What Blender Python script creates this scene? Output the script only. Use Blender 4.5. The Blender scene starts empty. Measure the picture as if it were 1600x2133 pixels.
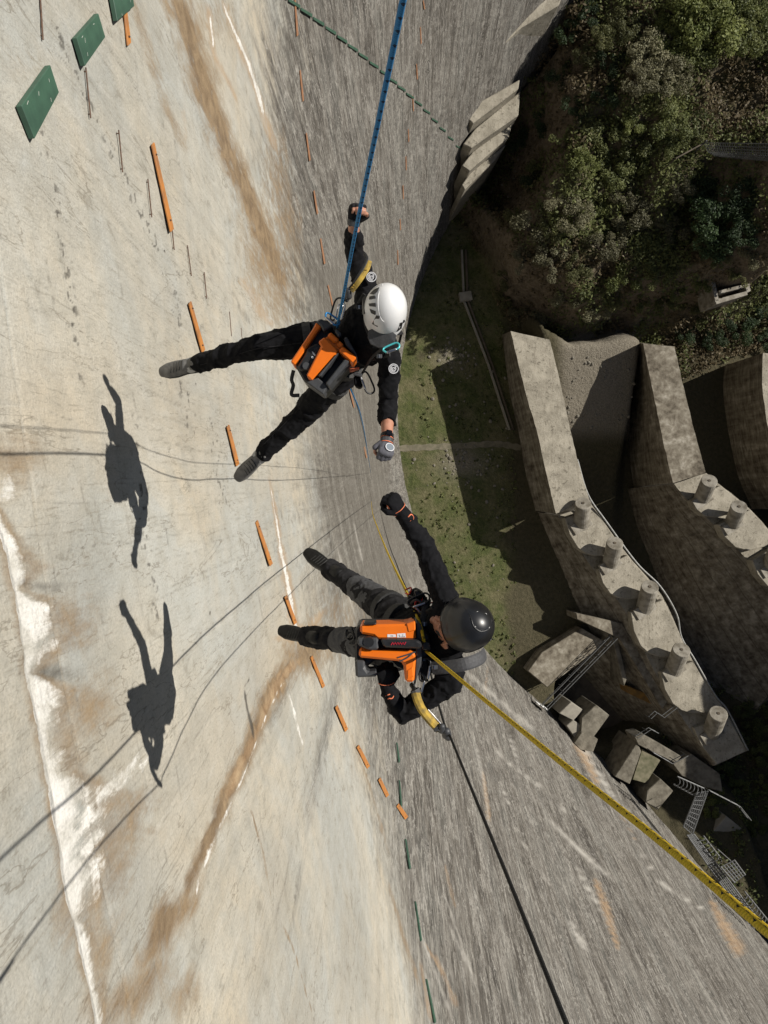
import bpy, bmesh, math, random
import numpy as np
from mathutils import Vector, Matrix, noise as mnoise

random.seed(7); np.random.seed(7)
S = bpy.context.scene
C = S.collection

# ------------------------------------------------------------------ camera, sky, sun, exposure
CZ = 68.0                                   # camera height above the valley floor
TH = math.atan(160 / 1600)                  # tilt from straight down
ct, st = math.cos(TH), math.sin(TH)
CAM = Vector((0, 0, CZ))
RIGHT, UP, FWD = Vector((ct, 0, st)), Vector((0, 1, 0)), Vector((st, 0, -ct))
cd = bpy.data.cameras.new('camera'); cam = bpy.data.objects.new('camera', cd); C.objects.link(cam)
cd.sensor_fit = 'HORIZONTAL'; cd.sensor_width = 36; cd.lens = 36.0
cd.clip_start = 0.05; cd.clip_end = 4000
m3 = Matrix((RIGHT, UP, -FWD)).transposed()
cam.matrix_world = Matrix.Translation(CAM) @ m3.to_4x4()
S.camera = cam

SUN_EL, SUN_AZ = math.radians(38.6), math.atan2(0.552, 1.331)   # sun stands towards +X, a little towards +Y
sdir = Vector((math.cos(SUN_EL) * math.cos(SUN_AZ), math.cos(SUN_EL) * math.sin(SUN_AZ), math.sin(SUN_EL)))
w = bpy.data.worlds.new('World'); S.world = w; w.use_nodes = True
nt = w.node_tree; bg = nt.nodes['Background']
sky = nt.nodes.new('ShaderNodeTexSky'); sky.sky_type = 'NISHITA'; sky.sun_disc = False
sky.sun_elevation = SUN_EL; sky.sun_rotation = math.pi / 2 - SUN_AZ
sky.altitude = 800
nt.links.new(sky.outputs[0], bg.inputs[0]); bg.inputs[1].default_value = 0.05
sl = bpy.data.lights.new('sun', 'SUN'); so = bpy.data.objects.new('sun', sl); C.objects.link(so)
sl.energy = 5.0; sl.angle = math.radians(0.53); sl.color = (1, 0.95, 0.87)
so.rotation_euler = (-sdir).to_track_quat('-Z', 'Y').to_euler(); so.location = (60, 20, 120)
S.view_settings.view_transform = 'Standard'; S.view_settings.look = 'None'
S.view_settings.exposure = 0.04; S.view_settings.gamma = 1.0
S.cycles.max_bounces = 5; S.cycles.diffuse_bounces = 1

# ------------------------------------------------------------------ picture to place
def ray(px, py):
    x = (px - 800) / 1600; y = (1066.5 - py) / 1600
    return RIGHT * x + UP * y + FWD
def P(px, py, zc): return CAM + ray(px, py) * zc
def G(px, py, h=0.0):
    d = ray(px, py); return CAM + d * ((h - CZ) / d.z)
def topx(v):
    r = v - CAM; z = r.dot(FWD)
    return 800 + 1600 * r.dot(RIGHT) / z, 1066.5 - 1600 * r.dot(UP) / z
WY0, WA = 9.0, math.radians(48)
def wall_x(Y, z):
    """x of the dam's downstream face at plan position Y and depth z below the camera"""
    R = 60 - 28 * np.clip(z / 70, 0, 1.2)
    a = np.abs(Y - WY0); lim = R * math.sin(WA)
    b = np.where(a < lim, R - np.sqrt(np.maximum(R * R - np.minimum(a, lim) ** 2, 0)),
                 R * (1 - math.cos(WA)) + math.tan(WA) * (a - lim))
    return -2.7 + .12 * z + .00056 * z * z + b
_T = np.concatenate([np.linspace(1, 12, 1400), np.linspace(12, 100, 3500)])
def W(px, py, off=0.0):
    d = ray(px, py)
    f = d.x * _T - wall_x(d.y * _T, -d.z * _T)
    i = int(np.argmax(f < 0)); i = max(i, 1)
    t0, t1 = _T[i - 1], _T[i]; k = f[i - 1] / (f[i - 1] - f[i] + 1e-12)
    p = CAM + d * (t0 + (t1 - t0) * k)
    return p + wall_n(p) * off if off else p
def wall_n(p):
    Y, z = p.y, CZ - p.z; e = .05
    dy = float(wall_x(Y + e, z) - wall_x(Y - e, z)) / (2 * e); dz = float(wall_x(Y, z + e) - wall_x(Y, z - e)) / (2 * e)
    return Vector((1, -dy, dz)).normalized()

# ------------------------------------------------------------------ numpy noise
def _hash(i, j, s):
    n = (i * 374761393 + j * 668265263 + s * 1442695041) & 0xffffffff
    n = ((n ^ (n >> 13)) * 1274126177) & 0xffffffff
    return ((n ^ (n >> 16)) & 0xffffff) / float(0xffffff)
def vn(x, y, s=0):
    x = np.asarray(x, float); y = np.asarray(y, float)
    i = np.floor(x).astype(np.int64); j = np.floor(y).astype(np.int64)
    fx = x - i; fy = y - j; fx = fx * fx * (3 - 2 * fx); fy = fy * fy * (3 - 2 * fy)
    a = _hash(i, j, s); b = _hash(i + 1, j, s); c = _hash(i, j + 1, s); d = _hash(i + 1, j + 1, s)
    return (a * (1 - fx) + b * fx) * (1 - fy) + (c * (1 - fx) + d * fx) * fy
def fbm(x, y, o=4, s=0):
    t = 0; a = .5
    for k in range(o): t = t + a * vn(x * 2 ** k, y * 2 ** k, s + k); a *= .5
    return t / (1 - .5 ** o)
def sstep(a, b, x):
    t = np.clip((x - a) / (b - a), 0, 1); return t * t * (3 - 2 * t)
def pdist(px, py, pts):
    """distance to a polyline, signed side of the nearest segment, and position along it 0..1"""
    best = np.full(px.shape, 1e9); side = np.zeros(px.shape); tt = np.zeros(px.shape); n = len(pts) - 1
    for k in range(n):
        (ax, ay), (bx, by) = pts[k], pts[k + 1]
        dx, dy = bx - ax, by - ay; L = dx * dx + dy * dy
        t = np.clip(((px - ax) * dx + (py - ay) * dy) / L, 0, 1)
        ex, ey = px - ax - t * dx, py - ay - t * dy; d = np.hypot(ex, ey); m = d < best
        best = np.where(m, d, best); side = np.where(m, dx * ey - dy * ex, side); tt = np.where(m, (k + t) / n, tt)
    return best, side, tt

# ------------------------------------------------------------------ object helpers
def tag(o, label=None, cat=None, group=None, kind=None):
    if label: o['label'] = label
    if cat: o['category'] = cat
    if group: o['group'] = group
    if kind: o['kind'] = kind
    return o
def link(o, parent=None):
    C.objects.link(o)
    if parent is not None:
        o.parent = parent; o.matrix_parent_inverse = Matrix.Translation(parent.location).inverted() if parent.parent is None else (Matrix.Translation(parent.parent.location).inverted() if parent.type != 'EMPTY' else Matrix())
    return o
ORG = {}
def thing(name, loc, label, cat, group=None):
    o = bpy.data.objects.new(name, None); C.objects.link(o); o.location = loc; o.empty_display_size = .1
    ORG[o.name] = Vector(loc)
    return tag(o, label, cat, group)
def obj(name, bm_or_me, mats, parent=None, smooth=False):
    """link a mesh whose vertices are in world space; parented meshes are shifted into the root's frame"""
    if isinstance(bm_or_me, bmesh.types.BMesh):
        me = bpy.data.meshes.new(name); bm_or_me.to_mesh(me); bm_or_me.free()
    else: me = bm_or_me
    me.name = name
    for m in (mats if isinstance(mats, (list, tuple)) else [mats]): me.materials.append(m)
    if smooth:
        for p in me.polygons: p.use_smooth = True
    o = bpy.data.objects.new(name, me); C.objects.link(o)
    if parent is not None:
        r = parent
        while r.parent is not None: r = r.parent
        base = Vector(r.location)
        if base.length: me.transform(Matrix.Translation(-base))
        o.parent = parent
    return o
def top(o, label, cat, group=None): return tag(o, label, cat, group)
def recenter(o, c):
    c = Vector(c); o.data.transform(Matrix.Translation(-c)); o.location = c; return o

def bevel(bm, w=.004, seg=1):
    bmesh.ops.bevel(bm, geom=list(bm.edges), offset=w, segments=seg, affect='EDGES', clamp_overlap=True, profile=.5)
    return bm
def prism(top_pts, off, bev=0, bm=None):
    """solid between a polygon and the same polygon moved by off (a vector, or a list of vectors)"""
    b = bm or bmesh.new()
    offs = off if isinstance(off, list) else [Vector(off)] * len(top_pts)
    t = [b.verts.new(p) for p in top_pts]; u = [b.verts.new(Vector(p) + o) for p, o in zip(top_pts, offs)]
    n = len(t); fs = [b.faces.new(t), b.faces.new(u[::-1])]
    for i in range(n): fs.append(b.faces.new((t[i], u[i], u[(i + 1) % n], t[(i + 1) % n])))
    bmesh.ops.recalc_face_normals(b, faces=fs)
    if bev and bm is None: bevel(b, bev)
    return b
def box(c, ax, ay, az, bm=None, bev=0):
    """box about c with half-axis vectors"""
    c, ax, ay, az = map(Vector, (c, ax, ay, az))
    return prism([c - ax - ay + az, c + ax - ay + az, c + ax + ay + az, c - ax + ay + az], -2 * az, bev, bm)
def frames(pts, ref=None):
    out = []; n = len(pts)
    T = [(pts[min(i + 1, n - 1)] - pts[max(i - 1, 0)]).normalized() for i in range(n)]
    r = Vector(ref) if ref is not None else (Vector((0, 0, 1)) if abs(T[0].z) < .9 else Vector((0, 1, 0)))
    for t in T:
        r = r - t * r.dot(t)
        if r.length < 1e-6: r = t.orthogonal()
        r.normalize(); out.append((t, r.copy(), t.cross(r)))
    return out
def tube(bm, pts, rad, seg=10, ref=None, cap='round', uv=None):
    """loft along pts; rad entries are a number or (half width along ref, half width across)"""
    pts = [Vector(p) for p in pts]
    if not isinstance(rad, (list, tuple)) or (isinstance(rad, tuple) and len(rad) == 2 and len(pts) != 2): rad = [rad] * len(pts)
    rad = [(r, r) if not isinstance(r, (tuple, list)) else r for r in rad]
    fr = frames(pts, ref); rings = []
    def ring(c, f, a, b):
        t, u, v = f
        return [bm.verts.new(c + u * (a * math.cos(2 * math.pi * k / seg)) + v * (b * math.sin(2 * math.pi * k / seg))) for k in range(seg)]
    seqs = []
    if cap == 'round':
        a, b = rad[0]; m = min(a, b)
        for q in (-.95, -.7, -.35): seqs.append((pts[0] + fr[0][0] * (q * m), fr[0], a * math.sqrt(1 - q * q), b * math.sqrt(1 - q * q)))
    for p, f, r in zip(pts, fr, rad): seqs.append((p, f, r[0], r[1]))
    if cap == 'round':
        a, b = rad[-1]; m = min(a, b)
        for q in (.35, .7, .95): seqs.append((pts[-1] + fr[-1][0] * (q * m), fr[-1], a * math.sqrt(1 - q * q), b * math.sqrt(1 - q * q)))
    for c, f, a, b in seqs: rings.append(ring(c, f, a, b))
    fs = []
    for r0, r1 in zip(rings, rings[1:]):
        for k in range(seg): fs.append(bm.faces.new((r0[k], r0[(k + 1) % seg], r1[(k + 1) % seg], r1[k])))
    if cap: fs.append(bm.faces.new(rings[0][::-1])); fs.append(bm.faces.new(rings[-1]))
    return bm
def smooth_path(pts, n=8):
    pts = [Vector(p) for p in pts]; out = []
    q = [pts[0] * 2 - pts[1]] + pts + [pts[-1] * 2 - pts[-2]]
    for i in range(1, len(q) - 2):
        for k in range(n):
            t = k / n; a, b, c, d = q[i - 1], q[i], q[i + 1], q[i + 2]
            out.append(.5 * ((2 * b) + (c - a) * t + (2 * a - 5 * b + 4 * c - d) * t * t + (3 * b - 3 * c + d - a) * t ** 3))
    out.append(pts[-1]); return out
def ellipsoid(bm, c, ax, ay, az, u=14, v=10):
    mtx = Matrix((ax, ay, az)).transposed().to_4x4(); mtx.translation = Vector(c)
    bmesh.ops.create_uvsphere(bm, u_segments=u, v_segments=v, radius=1, matrix=mtx); return bm
def remesh(bm, vox, smooth=2):
    """fuse overlapping closed shapes into one continuous skin"""
    me = bpy.data.meshes.new('tmp'); bm.to_mesh(me); bm.free()
    o = bpy.data.objects.new('tmp', me); C.objects.link(o)
    r = o.modifiers.new('r', 'REMESH'); r.mode = 'VOXEL'; r.voxel_size = vox
    if smooth: q = o.modifiers.new('s', 'SMOOTH'); q.iterations = smooth; q.factor = .5
    out = bpy.data.meshes.new_from_object(o.evaluated_get(bpy.context.evaluated_depsgraph_get()))
    bpy.data.objects.remove(o); bpy.data.meshes.remove(me)
    for p in out.polygons: p.use_smooth = True
    return out

# ------------------------------------------------------------------ materials
def mat(name, col, rough=.7, col2=None, scale=8., detail=5., bump=0., metal=0., bscale=None, stretch=None, spec=.5, coat=0, contrast=(.35, .65), sheen=0):
    m = bpy.data.materials.new(name); m.use_nodes = True; n = m.node_tree.nodes; l = m.node_tree.links
    b = n['Principled BSDF']; b.inputs['Roughness'].default_value = rough; b.inputs['Metallic'].default_value = metal
    b.inputs['Specular IOR Level'].default_value = spec; b.inputs['Coat Weight'].default_value = coat; b.inputs['Sheen Weight'].default_value = sheen
    c4 = (*col, 1); b.inputs['Base Color'].default_value = c4
    tc = n.new('ShaderNodeTexCoord'); mp = n.new('ShaderNodeMapping'); l.new(tc.outputs['Object'], mp.inputs[0])
    if stretch: mp.inputs['Scale'].default_value = stretch
    no = n.new('ShaderNodeTexNoise'); no.inputs['Scale'].default_value = scale; no.inputs['Detail'].default_value = detail; l.new(mp.outputs[0], no.inputs[0])
    if col2:
        r = n.new('ShaderNodeValToRGB'); r.color_ramp.elements[0].color = c4; r.color_ramp.elements[1].color = (*col2, 1)
        r.color_ramp.elements[0].position, r.color_ramp.elements[1].position = contrast
        l.new(no.outputs[0], r.inputs[0]); l.new(r.outputs[0], b.inputs['Base Color'])
    if bump:
        nb = no
        if bscale:
            nb = n.new('ShaderNodeTexNoise'); nb.inputs['Scale'].default_value = bscale; nb.inputs['Detail'].default_value = 4; l.new(mp.outputs[0], nb.inputs[0])
        bu = n.new('ShaderNodeBump'); bu.inputs['Strength'].default_value = 1; bu.inputs['Distance'].default_value = bump
        l.new(nb.outputs[0], bu.inputs['Height']); l.new(bu.outputs[0], b.inputs['Normal'])
    return m
class NT:
    """tiny helper to write node graphs as expressions"""
    def __init__(s, m): s.n = m.node_tree.nodes; s.l = m.node_tree.links
    def _set(s, i, v):
        if hasattr(v, 'is_linked') or hasattr(v, 'links'): s.l.new(v, i)
        else: i.default_value = v
    def attr(s, name, out='Fac'):
        a = s.n.new('ShaderNodeAttribute'); a.attribute_name = name; return a.outputs[out]
    def math(s, op, a, b=0., c=0., clamp=False):
        m = s.n.new('ShaderNodeMath'); m.operation = op; m.use_clamp = clamp
        s._set(m.inputs[0], a); s._set(m.inputs[1], b); s._set(m.inputs[2], c); return m.outputs[0]
    def noise(s, vec, scale=(1, 1, 1), sc=1., detail=5., rough=.5, dist=0., rot=0.):
        mp = s.n.new('ShaderNodeMapping'); s.l.new(vec, mp.inputs[0]); mp.inputs['Scale'].default_value = scale; mp.inputs['Rotation'].default_value = (0, 0, rot)
        t = s.n.new('ShaderNodeTexNoise'); t.inputs['Scale'].default_value = sc; t.inputs['Detail'].default_value = detail
        t.inputs['Roughness'].default_value = rough; t.inputs['Distortion'].default_value = dist; s.l.new(mp.outputs[0], t.inputs[0]); return t.outputs[0]
    def ramp(s, f, stops):
        r = s.n.new('ShaderNodeValToRGB'); s.l.new(f, r.inputs[0]); e = r.color_ramp.elements
        while len(e) < len(stops): e.new(.5)
        for q, (p, c) in zip(e, stops): q.position = p; q.color = (*c, 1) if not isinstance(c, (int, float)) else (c, c, c, 1)
        return r.outputs[0]
    def mix(s, f, a, b, mode='MIX'):
        m = s.n.new('ShaderNodeMix'); m.data_type = 'RGBA'; m.blend_type = mode; m.clamp_factor = True
        s._set(m.inputs[0], f)
        for i, v in ((6, a), (7, b)): s._set(m.inputs[i], (*v, 1) if isinstance(v, tuple) and len(v) == 3 else v)
        return m.outputs[2]
    def lin(s, f, a, b, c=0., d=1.):
        r = s.n.new('ShaderNodeMapRange'); s._set(r.inputs[0], f)
        for i, v in zip((1, 2, 3, 4), (a, b, c, d)): r.inputs[i].default_value = v
        return r.outputs[0]

def newmat(name, rough=.9, spec=.3):
    m = bpy.data.materials.new(name); m.use_nodes = True; b = m.node_tree.nodes['Principled BSDF']
    b.inputs['Roughness'].default_value = rough; b.inputs['Specular IOR Level'].default_value = spec
    return m, NT(m), b

def grid_mesh(name, V, nu, nv, smooth=True):
    """V: (nu*nv,3) array, index i*nv+j"""
    me = bpy.data.meshes.new(name); me.vertices.add(nu * nv); me.vertices.foreach_set('co', V.astype(np.float32).ravel())
    i, j = np.meshgrid(np.arange(nu - 1), np.arange(nv - 1), indexing='ij'); a = (i * nv + j).ravel()
    q = np.stack([a, a + nv, a + nv + 1, a + 1], 1).astype(np.int32); n = len(q)
    me.loops.add(4 * n); me.loops.foreach_set('vertex_index', q.ravel())
    me.polygons.add(n); me.polygons.foreach_set('loop_start', np.arange(0, 4 * n, 4, dtype=np.int32))
    me.polygons.foreach_set('use_smooth', np.full(n, smooth)); me.update(calc_edges=True); return me
def fattr(me, name, v):
    a = me.attributes.new(name, 'FLOAT', 'POINT'); a.data.foreach_set('value', np.asarray(v, np.float32).ravel())
def vattr(me, name, v):
    a = me.attributes.new(name, 'FLOAT_VECTOR', 'POINT'); a.data.foreach_set('vector', np.asarray(v, np.float32).ravel())

# ================================================================== THE DAM
NZ, NY = 620, 800
zz = np.linspace(1.5 ** -.5, 72.0 ** -.5, NZ) ** -2.0
sy = np.linspace(-1, 1, NY)
Zg, Sg = np.meshgrid(zz, sy, indexing='ij')
win = .74 * Zg + .6; extra = np.clip((np.abs(Sg) - .88) / .12, 0, 1) ** 1.6
Yg = np.sign(Sg) * (np.minimum(np.abs(Sg) / .88, 1) * win + extra * np.clip(24 - .12 * Zg, 6, 30))
Xg = wall_x(Yg, Zg)
Rg = 60 - 28 * np.clip(Zg / 70, 0, 1.2)
sn_ = np.clip((Yg - WY0) / Rg, -math.sin(WA), math.sin(WA)); ov_ = np.maximum(np.abs(Yg - WY0) - Rg * math.sin(WA), 0)
U = np.arcsin(sn_) * 46 + np.sign(Yg - WY0) * ov_ / math.cos(WA); Vv = Zg
# picture position of each wall point, only used to place the stains where the photograph shows them
cz = Xg * st + Zg * ct
PX = 800 + 1600 * (Xg * ct - Zg * st) / cz; PY = 1066.5 - 1600 * Yg / cz

# zone: upper cream concrete / lower weathered grey concrete
zl = [(540, -400), (560, 0), (585, 300), (600, 560), (632, 900), (655, 1080), (700, 1280), (765, 1500), (815, 1800), (885, 2133), (960, 2500)]
xs = np.interp(PY, [p[1] for p in zl], [p[0] for p in zl])
zn = (fbm(U * 6.5, Vv * .14, 4, 11) - .5) * (.22 + .2 * sstep(700, 300, PY)) + (fbm(U * .8, Vv * .25, 4, 12) - .5) * .45
zone = sstep(-.40, .42, (PX - xs) / 260 + zn * .8)
zone = np.maximum(zone, sstep(.62, .8, fbm(U * 1.6, Vv * .09, 4, 5)) * sstep(420, 600, PX) * .5)
fine = fbm(U * 9, Vv * 1.1, 5, 21); LV = np.log(Vv) * 26; fine2 = fbm(U * 9, LV * .9, 5, 33); blot = fbm(U * 2.6, Vv * 1.6, 5, 44); blot2 = fbm(U * 2.6, Vv * 1.6, 5, 46)
strata = sstep(430, 640, PY) * sstep(1480, 1250, PY) * sstep(11, 17, Vv) * sstep(60, 42, Vv)
white = np.zeros_like(Xg); brown = white.copy(); orange = white.copy(); dark = white.copy(); relief = white.copy()
def blob(A, x, y, rx, ry, rot=0, s=1., nz=.55, soft=1.0):
    a = math.radians(rot); dx, dy = PX - x + (blot - .5) * rx * .9, PY - y + (blot2 - .5) * ry * .9
    u = (dx * math.cos(a) + dy * math.sin(a)) / rx; v = (-dx * math.sin(a) + dy * math.cos(a)) / ry
    np.maximum(A, np.exp(-(u * u + v * v) * .9) * s, out=A)
def near(pts, m):
    return np.nonzero((PX > min(p[0] for p in pts) - m) & (PX < max(p[0] for p in pts) + m) & (PY > min(p[1] for p in pts) - m) & (PY < max(p[1] for p in pts) + m))
def line(A, pts, wd, s=1., nz=.6, taper=False, sharp=.5):
    mw = max(wd) if isinstance(wd, (list, tuple)) else wd; k = near(pts, mw * 3 + 6)
    d, sd, t = pdist(PX[k], PY[k], pts); wv = np.interp(t, np.linspace(0, 1, len(wd)), wd) if isinstance(wd, (list, tuple)) else wd
    e = np.clip(np.minimum(t, 1 - t) * 7, .25, 1)
    g = np.exp(-(np.maximum(d + (fine2[k] - .5) * wv * .9, 0) / np.maximum(wv * .8, .6)) ** 2) * e
    A[k] = np.maximum(A[k], g * s)
J1 = [(-30, 1010), (0, 1085), (20, 1150), (40, 1260), (55, 1390), (85, 1530), (110, 1660), (140, 1850), (165, 1960), (185, 2050), (200, 2133), (215, 2250)]
J2 = [(552, 960), (572, 1060), (584, 1140), (600, 1220), (615, 1300), (632, 1345)]
d, sd, t = pdist(PX, PY, J1)                          # mineral crust bleeding out of the leaking lift joint, on its lower side only
sl_ = np.interp(PY, [1060, 1100, 1150, 1180, 1230, 1260, 1300, 1350, 1400, 1440, 1500, 1560, 1600, 1650, 1700, 1760, 1820, 1870, 1920, 2000, 2133], [6, 16, 34, 50, 18, 95, 100, 75, 14, 72, 55, 48, 60, 120, 130, 105, 95, 60, 30, 26, 16])
sl_ = sl_ * (.7 + .6 * fbm(PY * .05 + U * 3, Vv * .8, 4, 61)); right = (sd < 0) & (PX < 700)
np.maximum(white, np.where(right, np.exp(-(d / np.maximum(sl_ * .72, 1)) ** 1.4) * .80, 0), out=white)
np.maximum(brown, np.where(right, np.exp(-((d - sl_ * 1.0) / (sl_ * .55 + 8)) ** 2) * .48, np.exp(-(d / 16) ** 2) * .45 * (PX < 700)), out=brown)
for q_ in ((250, 1635, 70, 20, -48), (200, 1760, 60, 16, -52), (15, 1010, 24, 30, 0)): blob(white, *q_[:4], q_[4], .7)
for q_ in ((95, 1218, 60, 13, 4), (105, 1398, 52, 18, 0)): blob(dark, *q_[:4], q_[4], .5)
for b_ in [(140, 1290, 75, 60, 15, .55), (175, 1480, 60, 75, 30, .5), (250, 1740, 110, 42, -52, .55), (130, 1520, 40, 60, 0, .5), (28, 955, 55, 65, 0, .6), (345, 1940, 26, 105, 28, .85), (300, 2060, 24, 90, 30, .75), (385, 1890, 16, 90, 26, .7), (260, 2090, 22, 70, 28, .65), (215, 2010, 30, 120, 20, .42), (640, 1350, 60, 44, -50, .9), (705, 1285, 60, 60, 0, .3), (440, 40, 70, 60, 0, .3), (560, 560, 50, 120, -20, .6), (590, 440, 30, 150, -8, .55), (160, 1900, 40, 90, 15, .55), (60, 150, 80, 60, 60, .18), (150, 760, 120, 50, 20, .15), (380, 2060, 40, 60, 20, .5)]: blob(brown, *b_[:4], b_[4], b_[5])
line(brown, [(330, -60), (385, 40), (420, 160), (470, 300), (520, 420), (575, 560), (610, 680)], [34, 36, 34, 30, 30, 28, 20], .9, .9, sharp=.9)
line(brown, [(270, -20), (310, 120), (350, 230), (400, 350)], [14, 16, 14, 8], .4, .9, sharp=.9)
line(orange, [(432, -20), (438, 60), (447, 118), (475, 170), (508, 240)], [9, 10, 10, 7, 5], .55, .8)
line(orange, [(455, -20), (478, 40), (505, 105), (538, 195), (560, 270), (590, 350)], [12, 13, 12, 12, 12, 6], .6, .8)
line(white, [(463, 0), (482, 48), (510, 110), (537, 185), (556, 270)], [2.5, 3.5, 3, 3.5, 2], 1, 1.0)
line(white, [(438, 30), (444, 100)], 2, .9, .9)
line(orange, [(497, 570), (530, 620), (575, 690)], [16, 22, 10], .5, .8, sharp=.9)
line(orange, [(380, 200), (388, 300)], [6, 10], .3, .8)
line(dark, [(482, 600), (500, 640), (522, 680)], [4, 9, 4], .35, .8, sharp=.9)
line(brown, [(650, 1340), (600, 1400), (560, 1460), (525, 1540), (485, 1640), (440, 1735), (400, 1830), (375, 1930)], [22, 26, 24, 22, 20, 22, 18, 9], .9, .9, sharp=.8)
line(orange, [(640, 1360), (590, 1410), (555, 1480), (500, 1600), (455, 1710)], [10, 14, 12, 12, 8], .6, .9)
line(white, [(625, 1385), (585, 1430), (540, 1530), (490, 1655), (445, 1760), (415, 1830), (408, 1900)], [4, 3, 2.5, 4, 7, 5, 2], .42, 1.3)
line(orange, J2, [4, 8, 9, 14, 14, 22], .75, .8); line(white, J2, [1, 2, 4, 5, 4, 7], .7, 1.2)
line(white, [(600, 1435), (617, 1500), (635, 1566)], [2.5, 4, 1.2], .7, .8)
line(orange, [(676, 1260), (640, 1330), (560, 1330)], [8, 22, 6], .5, .9)
line(brown, [(514, 1665), (540, 1760), (566, 1880)], [2.2, 2.2, 1], .8, .5); line(white, [(512, 1662), (538, 1760)], 1.2, .6, .5)
line(brown, [(580, 1912), (605, 1970), (640, 2070), (665, 2140)], [4, 2, 1.6, 1.2], .6, .5)
line(brown, [(805, 1820), (840, 1950), (880, 2080)], [4, 5, 5], .5, .9); line(brown, [(722, 1500), (770, 1640), (815, 1800)], [3, 4, 4], .4, .9)
# streaks low on the grey face
for pts, wd, s_ in [([(1234, 1815), (1265, 1900), (1293, 1995)], [5, 13, 4], .7), ([(1185, 1500), (1210, 1560), (1256, 1654)], [8, 14, 8], .75), ([(1005, 1600), (1021, 1720)], [5, 8], .6), ([(906, 1980), (955, 2110)], [4, 12], .5), ([(1473, 1862), (1510, 1930), (1552, 2000)], [6, 18, 20], .7), ([(880, 1955), (930, 2040)], [3, 6], .6), ([(925, 1790), (950, 1900)], [5, 7], .4), ([(870, 1990), (900, 2140)], [5, 8], .5), ([(1016, 1380), (1010, 1460)], [4, 6], .4), ([(1290, 1690), (1330, 1760)], [6, 4], .4)]: line(orange, pts, wd, s_, .9, sharp=.8)
rs = random.Random(3)
vein = np.zeros_like(white)
def vline(A, pts, wd, s):
    pp_ = smooth2(pts); k = near(pp_, wd * 4 + 4); d, sd, t = pdist(PX[k], PY[k], pp_); w_ = wd * (.45 + 1.1 * vn(t * 17, t * 0 + wd * 9.7, 5)); e = np.clip(np.minimum(t, 1 - t) * 5, 0, 1)
    A[k] = np.maximum(A[k], np.exp(-(d / np.maximum(w_, .5)) ** 2) * s * e * (.55 + .45 * vn(t * 29, t * 0 + s * 31, 6)))
def smooth2(pts):
    return [tuple(p)[:2] for p in smooth_path([Vector((x, y, 0)) for x, y in pts], 4)]
for pts, wd, s_ in [([(1186, 1915), (1205, 1952), (1226, 1985)], 4, .9), ([(1120, 1672), (1175, 1740), (1240, 1800), (1300, 1850)], 2.2, .8), ([(1040, 1625), (1065, 1685)], 2, .8), ([(1160, 1480), (1215, 1560), (1290, 1680), (1340, 1730)], 5, .8), ([(1060, 1530), (1083, 1595)], 2.4, .8), ([(1005, 1530), (1060, 1590), (1140, 1650), (1200, 1720)], 1.5, .7), ([(955, 1385), (1075, 1490), (1115, 1525)], 4, .7), ([(1200, 1800), (1225, 1850), (1256, 1905)], 3, .8), ([(1330, 1770), (1380, 1840), (1440, 1880), (1490, 1905)], 1.6, .8), ([(700, 1130), (720, 1210), (742, 1290)], 2, .6), ([(735, 1080), (758, 1180)], 2, .6), ([(755, 1200), (790, 1300)], 2, .6), ([(850, 1200), (905, 1330)], 3, .7), ([(1060, 1700), (1110, 1790), (1180, 1880)], 1.3, .6), ([(985, 1520), (1010, 1640), (1020, 1740)], 2.2, .55), ([(920, 1850), (960, 1960), (1000, 2080)], 1.8, .6), ([(930, 1920), (980, 2020)], 3, .5), ([(870, 1930), (905, 2020), (950, 2140)], 2.4, .65)]: vline(vein, pts, wd, s_)
hair = np.zeros_like(white)
for k in range(190):                                    # hairline cracks and board joints in the cream concrete
    x0 = rs.uniform(-20, 600); y0 = rs.uniform(-20, 2133); horiz = rs.random() < .35
    if horiz: vx, vy, q = .22, 1, rs.uniform(40, 160)
    else: vx, vy = 790 - x0, 1040 - y0; L = math.hypot(vx, vy); vx /= L; vy /= L; q = rs.uniform(60, 260)
    vline(hair, [(x0, y0), (x0 + vx * q * .5 + rs.uniform(-4, 4), y0 + vy * q * .5 + rs.uniform(-4, 4)), (x0 + vx * q, y0 + vy * q)], rs.uniform(.7, 1.3), rs.uniform(.3, .8))
d, sd, t = pdist(PX, PY, J1)
np.maximum(dark, sstep(4, 1.2, d) * .45, out=dark); relief += .02 * sstep(-6, 6, np.where(sd > 0, -d, d)) * (PX < 700) * 0
line(brown, J1, 10, .55, .8)
np.maximum(white, sstep(3.5, 1, d + (fine2 - .5) * 6) * .8, out=white)
line(dark, [(507, 1432), (514, 1475), (524, 1512), (529, 1546)], [2.5, 2.5, 4, 3], 1, .2)
line(dark, [(507, 1432), (520, 1412)], 1.5, .8, .2)
for pts in ([(78, 180), (95, 330), (128, 470), (150, 620), (165, 800)], [(110, 40), (180, 200), (250, 350), (330, 520)], [(360, 560), (380, 760), (400, 900)], [(280, 880), (300, 1100), (330, 1280)], [(440, 880), (470, 1060)]):
    d, sd, t = pdist(PX, PY, pts); np.maximum(dark, sstep(.60, .72, fbm(U * 26, Vv * 17, 3, 71)) * np.exp(-(d / 13) ** 2) * .75, out=dark)
band = fbm(U * 7.5, Vv * .13, 4, 81) * .7 + fbm(U * 1.2, Vv * .08, 3, 82) * .3
np.maximum(dark, sstep(.54, .78, band) * zone * .38 * (1 - .75 * strata), out=dark)
np.maximum(dark, np.exp(-((PX - 625 - (PY - 500) * .05) / 45) ** 2) * (PY < 700) * .5 * sstep(.3, .7, fine), out=dark)
relief += (fbm(U * 1.1, Vv * .9, 4, 91) - .5) * .05 + (fine2 - .5) * .012 * (1 - zone * .3)
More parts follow.
